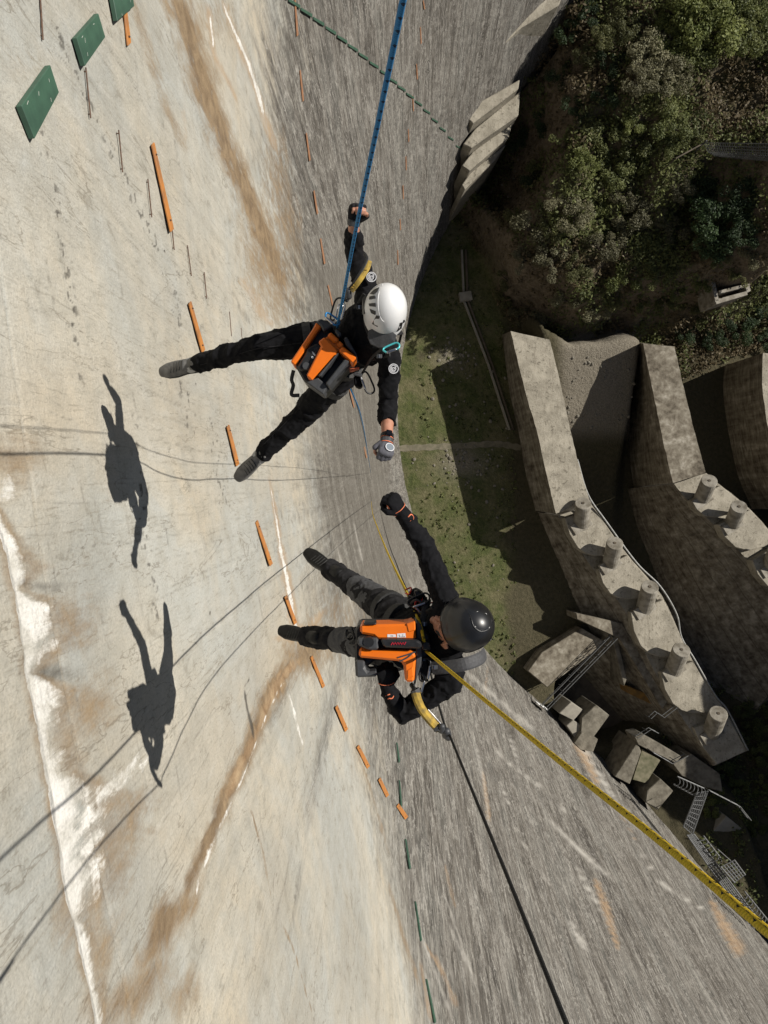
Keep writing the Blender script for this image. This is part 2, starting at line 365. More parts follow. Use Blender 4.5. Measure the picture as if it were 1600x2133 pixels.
relief += zone * (fbm(U * 3, Vv * .3, 3, 95) - .5) * .06
lift = np.abs(((Vv * .62 + .3) % 1) - .5) * 2; relief -= .012 * sstep(.985, 1.0, lift)
V = np.stack([Xg + relief, Yg, CZ - Zg], 2).reshape(-1, 3)
me = grid_mesh('dam_face', V, NZ, NY)
for nm, A in (('zone', zone), ('white', white), ('brown', brown), ('orange', orange), ('dark', dark), ('strata', strata), ('vein', vein), ('hair', hair)): fattr(me, nm, A)
vattr(me, 'wc', np.stack([U, Vv, relief * 10], 2))

m_wall, N, B = newmat('dam_concrete', .92, .25)
wc = N.attr('wc', 'Vector')
sA = N.noise(wc, (3.2, .10, 1), 1, 6, .62, .3); sB = N.noise(wc, (13, .9, 1), 1, 9, .72, .3); sC = N.noise(wc, (.7, .06, 1), 1, 4, .55)
sD = N.noise(wc, (24, 5.0, 1), 1, 8, .74); sE = N.noise(wc, (5, 3.2, 1), 1, 9, .66, .5); sF = N.noise(wc, (70, 45, 1), 1, 3, .7)
sH = N.noise(wc, (.5, 9, 1), 1, 5, .65); sG = N.noise(wc, (9, .55, 1), 1, 7, .65, .2, .20); sI = N.noise(wc, (36, 3.2, 1), 1, 6, .7, .2); sJ = N.noise(wc, (.55, .38, 1), 1, 6, .6, .6); sK = N.noise(wc, (1.6, .55, 1), 1, 7, .62, .8)
sL = N.noise(wc, (8, .7, 1), 1, 6, .65, .2, -.28)
sP = N.noise(wc, (1.3, .22, 1), 1, 12, .72, .6); sQ = N.noise(wc, (5, .62, 1), 1, 12, .76, .5); sR = N.noise(wc, (15, 1.7, 1), 1, 10, .76, .4); sS = N.noise(wc, (42, 9, 1), 1, 6, .75, .3)
sT = N.noise(wc, (2.0, .26, 1), 1, 6, .55, .5, .10); sU = N.noise(wc, (3.4, .5, 1), 1, 7, .6, .4, -.14)
def brk(name, amt=.9, lo=.30, hi=.72):
    """break a soft stain mask up with grain that runs down the face"""
    a = N.attr(name); n_ = N.math('ADD', N.math('MULTIPLY', N.math('SUBTRACT', sE, .5), amt), N.math('ADD', N.math('MULTIPLY', N.math('SUBTRACT', sB, .5), amt * .8), N.math('MULTIPLY', N.math('SUBTRACT', sD, .5), amt * .6)))
    n_ = N.math('MULTIPLY', n_, N.lin(a, .02, .25))
    return N.lin(N.math('ADD', a, n_), lo, hi)
up = N.mix(N.lin(sJ, .34, .58), (.56, .495, .385), (.475, .475, .435))
up = N.mix(N.lin(sE, .40, .66, 0, .6), up, (.395, .38, .325))
up = N.mix(N.lin(sC, .50, .70, 0, .4), up, (.46, .39, .29))
up = N.mix(N.lin(sA, .54, .70, 0, .45), up, (.33, .31, .26))
up = N.mix(N.lin(sB, .54, .72, 0, .5), up, (.60, .575, .51))
up = N.mix(N.lin(sI, .58, .66, 0, .55), up, (.29, .26, .205))
up = N.mix(N.lin(sS, .56, .62, 0, .35), up, (.27, .245, .195))
up = N.mix(N.lin(N.math('ABSOLUTE', N.math('SUBTRACT', sT, .5)), .004, .001, 0, .5), up, (.20, .175, .135))
up = N.mix(N.lin(sE, .61, .67, 0, .4), up, (.25, .225, .18))
up = N.mix(N.lin(sH, .60, .70, 0, .3), up, (.33, .30, .25))
up = N.mix(N.lin(sG, .60, .70, 0, .35), up, (.32, .30, .25))
up = N.mix(1.0, up, N.ramp(N.noise(wc, (.32, .26, 1), 1, 5, .6, .5), [(.34, .84), (.5, .97), (.66, 1.06)]), 'MULTIPLY')
sx_ = N.n.new('ShaderNodeSeparateXYZ'); N.l.new(wc, sx_.inputs[0])
bl = N.math('ABSOLUTE', N.math('SUBTRACT', N.math('FRACT', N.math('ADD', N.math('MULTIPLY', sx_.outputs[0], 4.3), N.math('MULTIPLY', sK, .5))), .5))
up = N.mix(N.math('MULTIPLY', N.lin(bl, .465, .497), N.lin(sE, .45, .6, 0, .45)), up, (.24, .215, .17))
sV = N.noise(wc, (.55, .06, 1), 1, 8, .66, .7); sX = N.noise(wc, (1.0, .10, 1), 1, 7, .6, .6, .06); sY = N.noise(wc, (4.6, .34, 1), 1, 7, .6, .4)
lo = N.ramp(sV, [(.36, (.105, .093, .08)), (.45, (.195, .176, .15)), (.52, (.29, .268, .235)), (.57, (.185, .178, .158)), (.66, (.40, .38, .335))])
lo = N.mix(N.lin(sP, .52, .58, 0, .60), lo, (.12, .11, .097))
lo = N.mix(N.lin(sP, .45, .40, 0, .60), lo, (.40, .38, .335))
lo = N.mix(N.lin(sQ, .53, .57, 0, .62), lo, (.085, .077, .067))
lo = N.mix(N.lin(sQ, .45, .415, 0, .58), lo, (.47, .45, .40))
lo = N.mix(N.lin(sR, .55, .59, 0, .42), lo, (.08, .072, .062))
lo = N.mix(N.lin(sR, .43, .39, 0, .42), lo, (.50, .475, .425))
lo = N.mix(N.lin(N.math('ABSOLUTE', N.math('SUBTRACT', sX, .5)), .016, .003, 0, .70), lo, (.56, .535, .48))
lo = N.mix(N.lin(N.math('ABSOLUTE', N.math('SUBTRACT', sT, .52)), .012, .002, 0, .80), lo, (.62, .595, .54))
lo = N.mix(N.lin(N.math('ABSOLUTE', N.math('SUBTRACT', sY, .5)), .014, .003, 0, .50), lo, (.58, .555, .50))
lo = N.mix(N.lin(N.math('ABSOLUTE', N.math('SUBTRACT', sU, .47)), .014, .003, 0, .65), lo, (.05, .045, .04))
lo = N.mix(N.lin(sS, .55, .62, 0, .32), lo, (.07, .064, .056))
sM = N.noise(wc, (.09, 1.5, 1), 1, 10, .74, .4); sN = N.noise(wc, (.35, 5, 1), 1, 5, .65, .3)
stc = N.ramp(N.math('ADD', N.math('MULTIPLY', sM, .6), N.math('MULTIPLY', sR, .4)), [(.36, (.10, .088, .07)), (.46, (.20, .182, .152)), (.54, (.29, .27, .23)), (.63, (.48, .455, .40))])
stc = N.mix(N.lin(sS, .54, .60, 0, .5), stc, (.09, .08, .07))
stc = N.mix(N.lin(sN, .52, .68, 0, .5), stc, (.13, .118, .10))
lo = N.mix(N.math('MULTIPLY', N.attr('strata'), .8), lo, stc)
lo = N.mix(1.0, lo, (.67, .665, .66), 'MULTIPLY')
zf = N.lin(N.math('ADD', N.attr('zone'), N.math('ADD', N.math('MULTIPLY', N.math('SUBTRACT', sB, .5), .5), N.math('MULTIPLY', N.math('SUBTRACT', sE, .5), .7))), .2, .8)
col = N.mix(zf, up, lo)
col = N.mix(N.math('MULTIPLY', brk('brown', 1.0, .12, .72), .92), col, N.mix(N.lin(sE, .35, .65), (.155, .098, .05), (.33, .235, .135)))
col = N.mix(N.math('MULTIPLY', brk('orange', .8, .18, .85), .85), col, N.mix(N.lin(sE, .35, .65), (.33, .19, .09), (.50, .36, .22)))
col = N.mix(brk('white', 1.7, .28, .60), col, N.mix(N.lin(sE, .4, .6), (.62, .595, .53), (.82, .80, .75)))
col = N.mix(N.math('MULTIPLY', N.attr('vein'), .85), col, (.62, .59, .53))
col = N.mix(N.math('MULTIPLY', N.attr('hair'), N.lin(sD, .4, .6, .3, .9)), col, (.10, .088, .07))
col = N.mix(N.math('MULTIPLY', brk('dark', .9, .12, .8), .85), col, (.07, .063, .053))
vo = N.n.new('ShaderNodeTexVoronoi'); vo.inputs['Scale'].default_value = 1; mp = N.n.new('ShaderNodeMapping'); mp.inputs['Scale'].default_value = (3.0, 1.3, 1)
N.l.new(wc, mp.inputs[0]); N.l.new(mp.outputs[0], vo.inputs['Vector'])
pit = N.math('MULTIPLY', N.lin(vo.outputs['Distance'], .02, .055, 1, 0), N.lin(N.noise(wc, (1, .4, 1), 1.3, 2), .5, .6))
col = N.mix(N.math('MULTIPLY', pit, .8), col, (.10, .085, .065))
col = N.mix(1.0, col, N.ramp(sF, [(.25, .80), (.55, 1.0), (.8, 1.12)]), 'MULTIPLY')
N.l.new(col, B.inputs['Base Color'])
hgt = N.math('ADD', N.math('MULTIPLY', sF, .35), N.math('ADD', N.math('MULTIPLY', sD, .8), N.math('MULTIPLY', sE, .9)))
hgt = N.math('SUBTRACT', hgt, N.math('MULTIPLY', pit, 1.2))
bu = N.n.new('ShaderNodeBump'); bu.inputs['Distance'].default_value = .022; bu.inputs['Strength'].default_value = .8; N.l.new(hgt, bu.inputs['Height']); N.l.new(bu.outputs[0], B.inputs['Normal'])

dam = thing('dam_wall', (2, 8, 0), 'huge curved concrete arch dam wall, cream above and streaked grey below', 'dam')
face = obj('dam_face', me, m_wall, dam); face['label'] = 'cream and grey streaked downstream face with white and rust stains'
m_conc = mat('plain_concrete', (.34, .315, .26), .9, (.25, .23, .19), 1.6, 8, .02, bscale=9)
# crest deck and upstream side, behind and above the face
bm = bmesh.new(); ys = np.linspace(-24, 24, 25)
a_ = [Vector((float(wall_x(y, 1.5)), y, CZ - 1.5)) for y in ys]
for k in range(24):
    p, q = a_[k], a_[k + 1]; e = Vector((-5, 0, 0)); dn = Vector((-9, 0, -66))
    v = [bm.verts.new(x) for x in (p, q, q + e, p + e)]; bm.faces.new(v)
    v2 = [bm.verts.new(x) for x in (p + e, q + e, q + e + dn, p + e + dn)]; bm.faces.new(v2)
obj('crest_deck', bm, m_conc, dam)

# ------------------------------------------------------------------ boards, rods on the face
m_or = mat('orange_paint', (.52, .205, .045), .7, (.30, .14, .06), 7, 8, .003, contrast=(.42, .72))
m_or2 = mat('faded_orange_paint', (.36, .16, .07), .8, (.26, .15, .09), 9, 6, .002)
m_gr = mat('green_paint', (.05, .115, .075), .6, (.035, .08, .055), 6, 8, .003, contrast=(.42, .7))
m_rust = mat('rusty_steel', (.075, .05, .038), .8, (.14, .08, .05), 30, 4, .001)
m_scr = mat('bare_scratch', (.62, .62, .56), .8)
def board(name, corners, m, label, cat, group, th=.035, bolts=0, scr=0):
    c = [W(*p) for p in corners]; n = sum((wall_n(p) for p in c), Vector()).normalized(); cen = sum(c, Vector()) / len(c)
    t = thing(name, cen, label, cat, group)
    obj('plank', prism([p + n * (th + .014) for p in c], -n * th, .004), m, t)
    e = (c[1] - c[0]); f = (c[-1] - c[0])
    for k in range(bolts):
        q = c[0] + e * (.12 + .76 * k / max(1, bolts - 1)) + f * .5
        bm = bmesh.new(); tube(bm, [q - n * .03, q + n * (th + .022)], .009, 6); obj('bolt', bm, m_rust, t)
    for k in range(scr):
        q = c[0] + e * rs.uniform(.1, .9) + f * rs.uniform(.1, .9) + n * (th + .0155); g = (e.normalized() * rs.uniform(-.3, 1) + f.normalized() * rs.uniform(.2, 1)).normalized() * rs.uniform(.008, .02); h = n.cross(g).normalized() * .0015
        obj('scratch', prism([q - g - h, q + g - h, q + g + h, q - g + h], n * .001), m_scr, t)
    return t
g_lab = ['largest green board on the cream concrete, farthest from the orange planks', 'middle green board of three on the cream concrete, above the lone rusty rods', 'green board on the cream concrete partly crossed by an orange plank']
for cs, lb in zip(([(88, 137), (107, 195), (55, 291), (27, 222)], [(191, 29), (206, 79), (163, 139), (145, 80)], [(222, -8), (262, -22), (268, 14), (232, 45)]), g_lab):
    board('green_board', cs, m_gr, lb, 'board', 'green boards bolted to the dam face', .04, 0, 4)
og = 'orange boards bolted along the dam face'
def plank(x0, y0, x1, y1, w0, m, label, bolts=2, w1=None):
    w0 *= .68; w1 = (w1 or w0); sl = w0 * 1.0
    board('orange_board', [(x0, y0 + sl), (x1 - .6 * w1, y1), (x1 + .4 * w1, y1 - sl), (x0 + .7 * w0, y0)], m, label, 'board', og, .018, bolts)
plank(246, -40, 264, 96, 9, m_or, 'orange plank crossing in front of a green board on the cream concrete', 2)
plank(311, 297, 354, 484, 9, m_or, 'longest orange plank, alone beside a row of rusty rods')
plank(389, 628, 420, 735, 8, m_or, 'orange plank ending at the stretched black trouser leg of the white helmeted climber')
plank(469, 885, 492, 972, 7.5, m_or, 'orange plank whose end touches the grey shoe toe of the white helmeted climber')
plank(529, 1084, 562, 1180, 7.5, m_or, 'orange plank crossed by a rope shadow between the two climbers')
plank(590, 1240, 613, 1302, 7, m_or, 'orange plank just above the black boot of the black helmeted climber')
for q in ((644, 1366, 672, 1434, 7), (696, 1469, 720, 1525, 8), (741, 1552, 766, 1602, 8), (786, 1620, 806, 1662, 8), (824, 1674, 846, 1708, 9)):
    plank(*q, m_or, 'short orange plank in the row running from the black boots to the grey concrete')
far = 'small orange plank in the second row, on weathered grey concrete'
for q in ((611, -6, 618, 76, 5), (622, 145, 630, 212, 4.5), (635, 276, 644, 336, 4.5), (651, 396, 660, 447, 4.5), (665, 496, 675, 551, 4.5), (681, 593, 692, 638, 4), (726, 808, 737, 850, 3.5), (757, 930, 763, 955, 3)): plank(*q, m_or2, far, 0)
far3 = 'tiny faded orange strip in the distant third row beside the blue rope'
for q in ((880, 0, 884, 20, 3.5), (874, 55, 877, 92, 3.5), (866, 132, 869, 166, 3.5), (858, 198, 861, 232, 3.2), (849, 268, 851, 296, 3), (844, 325, 846, 355, 3), (838, 385, 840, 415, 3), (832, 455, 834, 480, 3), (827, 520, 829, 552, 3)): plank(*q, m_or2, far3, 0)
gl = 'short green strip in the dashed line crossing the blue rope'
for k in range(19):                                     # dashed green line, upper
    t = k / 18; x, y = (np.interp(t, [0, .25, .5, .75, 1], [585, 700, 800, 880, 955]), np.interp(t, [0, .25, .5, .75, 1], [-12, 72, 152, 222, 306]))
    q = 1 - .55 * t; dx, dy = 12 * q, 9 * q; h = 5.5 * q
    board('green_strip', [(x - dx, y - dy - h * .2), (x + dx, y + dy - h), (x + dx, y + dy + h * .5), (x - dx, y - dy + h)], m_gr, gl, 'board', 'green strips in the upper dashed line', .03)
gl2 = 'thin green strip where the cream concrete meets the grey'
for (x0, y0, x1, y1) in ((824, 1547, 829, 1590), (829, 1625, 833, 1682), (842, 1748, 851, 1812), (862, 1878, 874, 1962), (885, 2040, 903, 2133)):
    board('green_strip', [(x0 - .3, y0), (x1 - .3, y1), (x1 + 1.5, y1 - 3), (x0 + 1.5, y0 + 3)], m_gr, gl2, 'board', 'green strips in the lower dashed line', .03)
def rod(x0, y0, x1, y1, label):
    a, b = W(x0, y0), W(x1, y1); n = wall_n(a); o = n * .014
    t = thing('wall_rod', (a + b) / 2, label, 'rod', 'rusty rods fixed to the dam face'); r = .006
    bm = bmesh.new(); tube(bm, [a + o, b + o], r, 8); obj('bar', bm, m_rust, t)
    for q in (.07, .93):
        p = a.lerp(b, q); bm = bmesh.new(); tube(bm, [p - n * .02, p + o * 1.15], r * .8, 6); obj('pin', bm, m_rust, t)
rl = 'thin rusty steel rod standing off the cream concrete on two pins'
rod(78, -30, 85, 82, 'thick rusty rod beside the largest green boards')
for q in ((175, 142, 185, 245), (244, 272, 252, 358), (305, 374, 313, 452), (355, 470, 360, 520), (388, 512, 396, 574), (423, 568, 428, 622), (476, 650, 480, 700), (500, 684, 503, 716)): rod(*q, rl)

# ================================================================== VALLEY GROUND
foot = [G(x, y) for x, y in ((880, 420), (952, 452), (1010, 540), (1050, 655), (1160, 700), (1300, 690), (1480, 650), (1600, 600), (1900, 480))]
FX = np.array([p.x for p in foot]); FY = np.array([p.y for p in foot])
PIT = G(1272, 1445)
def ground_h(X, Y):
    X = np.asarray(X, float); Y = np.asarray(Y, float)
    d = Y - np.interp(X, FX, FY) + (fbm(X * .22, Y * .22, 3, 201) - .5) * 3.0
    n = fbm(X * .35, Y * .35, 4, 202) - .5; r = np.abs(fbm(X * .16, Y * .16, 4, 203) - .5)
    hp = sstep(0, 2.2, d) * 4.6 + np.maximum(d - 1, 0) * .26 + sstep(-1, 3, d) * (n * 3.2 - r * 5.0 + 1.2)
    rg = sstep(19.5, 26, X + (n * 4)) * sstep(7, 14, d); hp = hp + rg * 1.0 + sstep(15, 19, X) * sstep(0, 1.5, d) * 2.2; hp = np.maximum(hp - 7.5 * sstep(21.5, 16, X + n * 3) * sstep(0, 5, d) * sstep(23, 28, Y), 0.3 * n)
    hp = hp + 6.5 * sstep(30.5, 35, X) * sstep(0, 2.6, d) * sstep(13, 6, d)
    hp = np.where(d > 45, hp + (d - 45) * .5, hp)
    e = -Y - 24.5; hm = np.maximum(e, 0) * .95 + sstep(0, 3, e) * n * 2
    f = X - 38 - np.maximum(Y + 6, 0) * .8; hm2 = np.maximum(f, 0) * .30 * sstep(2, -8, Y) + sstep(0, 4, f) * n * 2.5 * sstep(4, -6, Y)
    base = (fbm(X * .12, Y * .12, 3, 204) - .5) * .5 + (fbm(X * .9, Y * .9, 3, 205) - .5) * .12
    wl = np.interp(Y, [-26, -15, -4, 4, 16], [38.5, 31, 24.2, 20.6, 18.4]); bw = sstep(0, 1.5, X - wl) * sstep(.3, -1.5, d); base = base - 3.2 * bw + bw * sstep(30.5, 28.5, X) * np.interp(Y, [-4, 3, 9, 14, 18], [0, 1.8, 5.2, 7.2, 8.0])
    hm2 = hm2 + np.minimum(np.maximum(X - 45, 0) * 2.3, 19) * sstep(10, 3, Y) * sstep(-44, -34, Y)  # steep bank beyond the frame edge, added to shade the floor around the weirs
    base = base - 4.2 * sstep(5.0, 3.9, np.hypot((X - PIT.x) * .92, Y - PIT.y))
    return base + np.where(d > -1, hp, 0) + hm + hm2
def hg(x, y): return float(ground_h(np.array([x]), np.array([y]))[0])
_TT = np.linspace(40, 85, 700)
def GT(px, py):
    d = ray(px, py); t = _TT; x, y, z = d.x * t, d.y * t, CZ + d.z * t
    f = z - ground_h(x, y); i = max(1, int(np.argmax(f < 0))); return CAM + d * float(t[i])
gx = np.concatenate([[-400, -150, -60, -20, -5], np.arange(2, 62, .3), [64, 68, 75, 90, 120, 200, 400, 900]])
gy = np.concatenate([[-900, -400, -200, -120, -80, -60, -52], np.arange(-46, 62, .3), [64, 70, 80, 110, 160, 300, 600, 1000]])
GX, GY = np.meshgrid(gx, gy, indexing='ij'); GH = ground_h(GX, GY)
GH = np.where(np.abs(GX) > 150, np.minimum(GH, 90), GH); GH = np.minimum(GH, 140) + np.maximum(GX - 62, 0) * .12
GH = np.where(GX < wall_x(np.clip(GY, -60, 80), CZ) - 2.5, np.minimum(GH, -3), GH)
m_ = np.abs(GY - np.clip(GY, -46, 62)) > 0; GH = np.where(m_ & (GX > 0), GH, GH)
gz_ = CZ - GH; gc = GX * st + gz_ * ct; gc = np.maximum(gc, 1); GPX = 800 + 1600 * (GX * ct - gz_ * st) / gc; GPY = 1066.5 - 1600 * GY / gc
gme = grid_mesh('ground', np.stack([GX, GY, GH], 2).reshape(-1, 3), len(gx), len(gy))
hill = sstep(-.6, .8, GY - np.interp(GX, FX, FY))
gn = fbm(GX * .5, GY * .5, 4, 210)
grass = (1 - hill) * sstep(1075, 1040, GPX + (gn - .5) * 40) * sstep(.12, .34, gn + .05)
gravel = (1 - hill) * (sstep(1150, 1190, GPX) * sstep(1345, 1320, GPX) * sstep(930, 880, GPY) + np.exp(-((GPX - 965) / 46) ** 2 - ((GPY - 965) / 30) ** 2) * .9 + np.exp(-((GPX - 935) / 25) ** 2 - ((GPY - 745) / 22) ** 2) * .8)
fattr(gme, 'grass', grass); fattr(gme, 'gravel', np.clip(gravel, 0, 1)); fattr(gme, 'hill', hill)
m_gnd, N, B = newmat('valley_ground', .95, .2)
tc = N.n.new('ShaderNodeTexCoord').outputs['Object']; ge = N.n.new('ShaderNodeNewGeometry').outputs['Normal']
sx = N.n.new('ShaderNodeSeparateXYZ'); N.l.new(ge, sx.inputs[0])
nA = N.noise(tc, (1, 1, 1), .5, 6, .6); nB = N.noise(tc, (1, 1, 1), 3.2, 5, .65); nC = N.noise(tc, (1, 1, 1), 9, 3, .7)
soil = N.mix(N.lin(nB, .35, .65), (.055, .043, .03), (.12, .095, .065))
gcol = N.mix(N.lin(nA, .4, .62), N.mix(N.lin(nB, .35, .68), (.048, .064, .020), (.105, .115, .042)), N.mix(N.lin(nB, .35, .68), (.10, .096, .045), (.17, .155, .085)))
gcol = N.mix(N.math('MULTIPLY', N.lin(nC, .55, .75), .5), gcol, (.17, .16, .10))
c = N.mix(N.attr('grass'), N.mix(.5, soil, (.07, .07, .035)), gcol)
hillc = N.mix(N.lin(nA, .4, .6), N.mix(N.lin(nB, .4, .6), (.085, .07, .042), (.18, .148, .09)), (.10, .10, .048))
rock = N.mix(N.lin(nB, .35, .65), (.12, .095, .065), (.22, .18, .13))
hillc = N.mix(N.lin(sx.outputs[2], .62, .80, 1, 0), hillc, rock)
c = N.mix(N.attr('hill'), c, hillc)
c = N.mix(N.attr('gravel'), c, N.mix(N.lin(nC, .35, .65), (.16, .14, .105), (.28, .25, .20)))
N.l.new(c, B.inputs['Base Color'])
bu = N.n.new('ShaderNodeBump'); bu.inputs['Distance'].default_value = .12; N.l.new(N.math('ADD', nB, N.math('MULTIPLY', nC, .5)), bu.inputs['Height']); N.l.new(bu.outputs[0], B.inputs['Normal'])
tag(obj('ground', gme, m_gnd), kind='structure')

# footpath, draped over the floor
def drape(name, pts, wd, m, lift=.03, th=.03):
    pp = smooth_path([GT(*p) for p in pts], 10); bm = bmesh.new(); pr = None
    for k, p in enumerate(pp):
        t = (pp[min(k + 1, len(pp) - 1)] - pp[max(k - 1, 0)]); t.z = 0; t.normalize(); s = Vector((-t.y, t.x, 0)) * (wd * .5 * (1 + .18 * math.sin(k * 1.7)))
        a, b = p + s, p - s; a.z = hg(a.x, a.y) + lift; b.z = hg(b.x, b.y) + lift; v = (bm.verts.new(a), bm.verts.new(b))
        if pr: bm.faces.new((pr[0], pr[1], v[1], v[0]))
        pr = v
    return obj(name, bm, m)
m_path = mat('trodden_path', (.20, .175, .125), .95, (.13, .12, .08), 3, 6, .03)
tag(drape('footpath', [(815, 935), (880, 932), (960, 929), (1035, 925), (1085, 933)], .55, m_path), kind='structure')

# ================================================================== COUNTER WEIRS
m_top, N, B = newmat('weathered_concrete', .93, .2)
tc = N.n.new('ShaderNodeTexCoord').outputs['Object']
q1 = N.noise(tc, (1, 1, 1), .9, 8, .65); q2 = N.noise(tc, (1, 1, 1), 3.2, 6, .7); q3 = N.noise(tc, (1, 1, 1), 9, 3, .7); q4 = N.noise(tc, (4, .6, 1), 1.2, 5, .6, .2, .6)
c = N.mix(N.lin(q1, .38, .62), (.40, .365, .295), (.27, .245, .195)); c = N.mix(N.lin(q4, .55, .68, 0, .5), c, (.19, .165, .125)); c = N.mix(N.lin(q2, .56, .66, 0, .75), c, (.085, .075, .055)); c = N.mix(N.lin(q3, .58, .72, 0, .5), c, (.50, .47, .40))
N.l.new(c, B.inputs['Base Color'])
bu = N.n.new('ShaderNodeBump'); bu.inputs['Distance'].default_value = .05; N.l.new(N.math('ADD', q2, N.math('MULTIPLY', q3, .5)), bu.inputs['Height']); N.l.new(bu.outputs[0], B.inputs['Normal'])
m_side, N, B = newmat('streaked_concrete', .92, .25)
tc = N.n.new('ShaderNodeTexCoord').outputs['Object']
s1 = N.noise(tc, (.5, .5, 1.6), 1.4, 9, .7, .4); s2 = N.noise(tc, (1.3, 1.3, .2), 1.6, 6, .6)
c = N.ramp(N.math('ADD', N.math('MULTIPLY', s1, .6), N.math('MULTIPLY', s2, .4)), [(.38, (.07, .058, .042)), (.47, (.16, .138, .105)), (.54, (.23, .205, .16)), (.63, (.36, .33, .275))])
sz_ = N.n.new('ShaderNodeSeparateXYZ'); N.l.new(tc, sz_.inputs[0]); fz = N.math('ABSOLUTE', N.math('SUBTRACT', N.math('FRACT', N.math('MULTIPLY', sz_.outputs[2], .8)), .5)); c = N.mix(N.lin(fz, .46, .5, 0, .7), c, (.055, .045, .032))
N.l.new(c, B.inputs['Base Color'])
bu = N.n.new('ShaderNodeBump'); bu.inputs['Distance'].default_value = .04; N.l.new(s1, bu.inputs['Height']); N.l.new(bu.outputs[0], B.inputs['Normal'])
m_pale = mat('pale_concrete', (.34, .315, .265), .92, (.17, .15, .115), 1.8, 9, .03, bscale=6, contrast=(.38, .68))
m_pipe = mat('galvanised_pipe', (.34, .34, .32), .6, (.22, .22, .21), 4, 4, 0, metal=.2)
m_steel = mat('grey_steel', (.17, .175, .175), .6, (.10, .10, .10), 12, 4, 0, metal=.3)
m_dark = mat('dark_concrete', (.075, .062, .045), .9, (.13, .105, .075), 1.2, 8, .03)  # dark brown tone for the channel floor, a kerb and small fittings

def loft_wall(L, R, htop, hbot, rough=.05, n=7, seed=1, base=None):
    """wall with sloping plan: left and right top edges given in the picture, standing from hbot"""
    a = smooth_path([G(*p, htop) for p in L], n); b = smooth_path([G(*p, htop) for p in R], n); bm = bmesh.new(); pr = None; fs = []
    rr = random.Random(seed); bs = smooth_path([G(*p, 0) for p in base], n) if base else None
    for i_, (p, q) in enumerate(zip(a, b)):
        j = [Vector((rr.uniform(-1, 1), rr.uniform(-1, 1), rr.uniform(-1, 1))) * rough for _ in range(5)]
        m1, m2 = p.lerp(q, .33), p.lerp(q, .67); pb, qb = p.copy(), q.copy(); out = (p - q).normalized(); pb += out * .25; qb -= out * .25; pb.z = qb.z = hbot
        if bs: pb = p + (bs[i_] - p) * ((htop - hbot) / htop)
        v = [bm.verts.new(x) for x in (pb, p.lerp(pb, .5) + j[4] * .6, p + j[0], m1 + j[1], m2 + j[2], q + j[3], qb)]
        if pr:
            for k in range(6): fs.append(bm.faces.new((pr[k], pr[k + 1], v[k + 1], v[k])))
        else: fs.append(bm.faces.new(v))
        pr = v
    fs.append(bm.faces.new(pr[::-1])); bmesh.ops.recalc_face_normals(bm, faces=fs); 
    for f in fs:
        f.material_index = 0
    bm.normal_update()
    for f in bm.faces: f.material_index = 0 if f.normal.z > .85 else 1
    return bm
def post(parent, base, disc, h0, h1, r_px):
    a, b = G(*base, h0), G(*disc, h1); r = r_px * (CZ - h1) / 1600 * .96; ax = (b - a).normalized()
    bm = bmesh.new(); tube(bm, [a - ax * .5, a, b - ax * .12, b - ax * .04, b], [r, r, r, r * .985, r * .94], 24, cap='flat')
    p = obj('post', bm, m_pale, parent); me_ = p.data
    bm = bmesh.new(); tube(bm, [b - ax * .01, b + ax * .05], [r * .2, r * .17], 8, cap='flat'); obj('lifting_eye', bm, m_dark, p)
    c = G(base[0] - 2, base[1] + 8, h0); u = Vector((.55, .35, 0)).normalized(); v = Vector((-u.y, u.x, 0))
    obj('plinth', box(c, u * r * 1.35, v * r * .7, Vector((0, 0, .22)), bev=.03), m_pale, p)
    return p
w1 = thing('counter_weir', G(1150, 1000), 'curved concrete weir wall with five leaning round posts, sunlit on top', 'weir', 'concrete weirs below the dam')
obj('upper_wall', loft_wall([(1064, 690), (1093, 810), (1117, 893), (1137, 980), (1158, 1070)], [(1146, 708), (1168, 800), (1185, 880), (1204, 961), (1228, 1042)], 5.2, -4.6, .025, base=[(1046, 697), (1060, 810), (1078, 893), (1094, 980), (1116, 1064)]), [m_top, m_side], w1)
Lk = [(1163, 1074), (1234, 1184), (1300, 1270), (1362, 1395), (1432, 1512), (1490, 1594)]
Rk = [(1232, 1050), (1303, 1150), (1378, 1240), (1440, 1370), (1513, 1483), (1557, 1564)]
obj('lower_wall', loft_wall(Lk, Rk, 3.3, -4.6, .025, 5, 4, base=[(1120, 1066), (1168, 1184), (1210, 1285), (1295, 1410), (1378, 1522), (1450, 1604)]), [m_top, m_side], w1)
pk = [((1212, 1086), (1215, 1048)), ((1273, 1168), (1281, 1131)), ((1344, 1261), (1354, 1222)), ((1405, 1389), (1420, 1353)), ((1484, 1520), (1497, 1486))]
for k in range(5):
    L0, L1, R0, R1 = (Vector(x) for x in (Lk[k], Lk[k + 1], Rk[k], Rk[k + 1])); h = 4.25 - .12 * k
    mx = lambda t, s: tuple((L0.lerp(L1, t)).lerp(R0.lerp(R1, t), s))
    poly = [mx(.07, .12), mx(.07, 1), mx(.5, 1), mx(.93, 1), mx(.93, .72), mx(.90, .5), mx(.84, .25), mx(.74, .07), mx(.6, -.03), mx(.35, -.02)]
    if k == 4: poly = [mx(.1, .1), mx(.1, 1), mx(1, 1), mx(1, .05), mx(.5, 0)]
    slab = obj('crest_slab', prism([G(*p, h) for p in poly], Vector((0, 0, -1.1)), .05), m_top, w1)
    post(w1, *pk[k], h - .05, h + 1.9, 18 + k * .6)
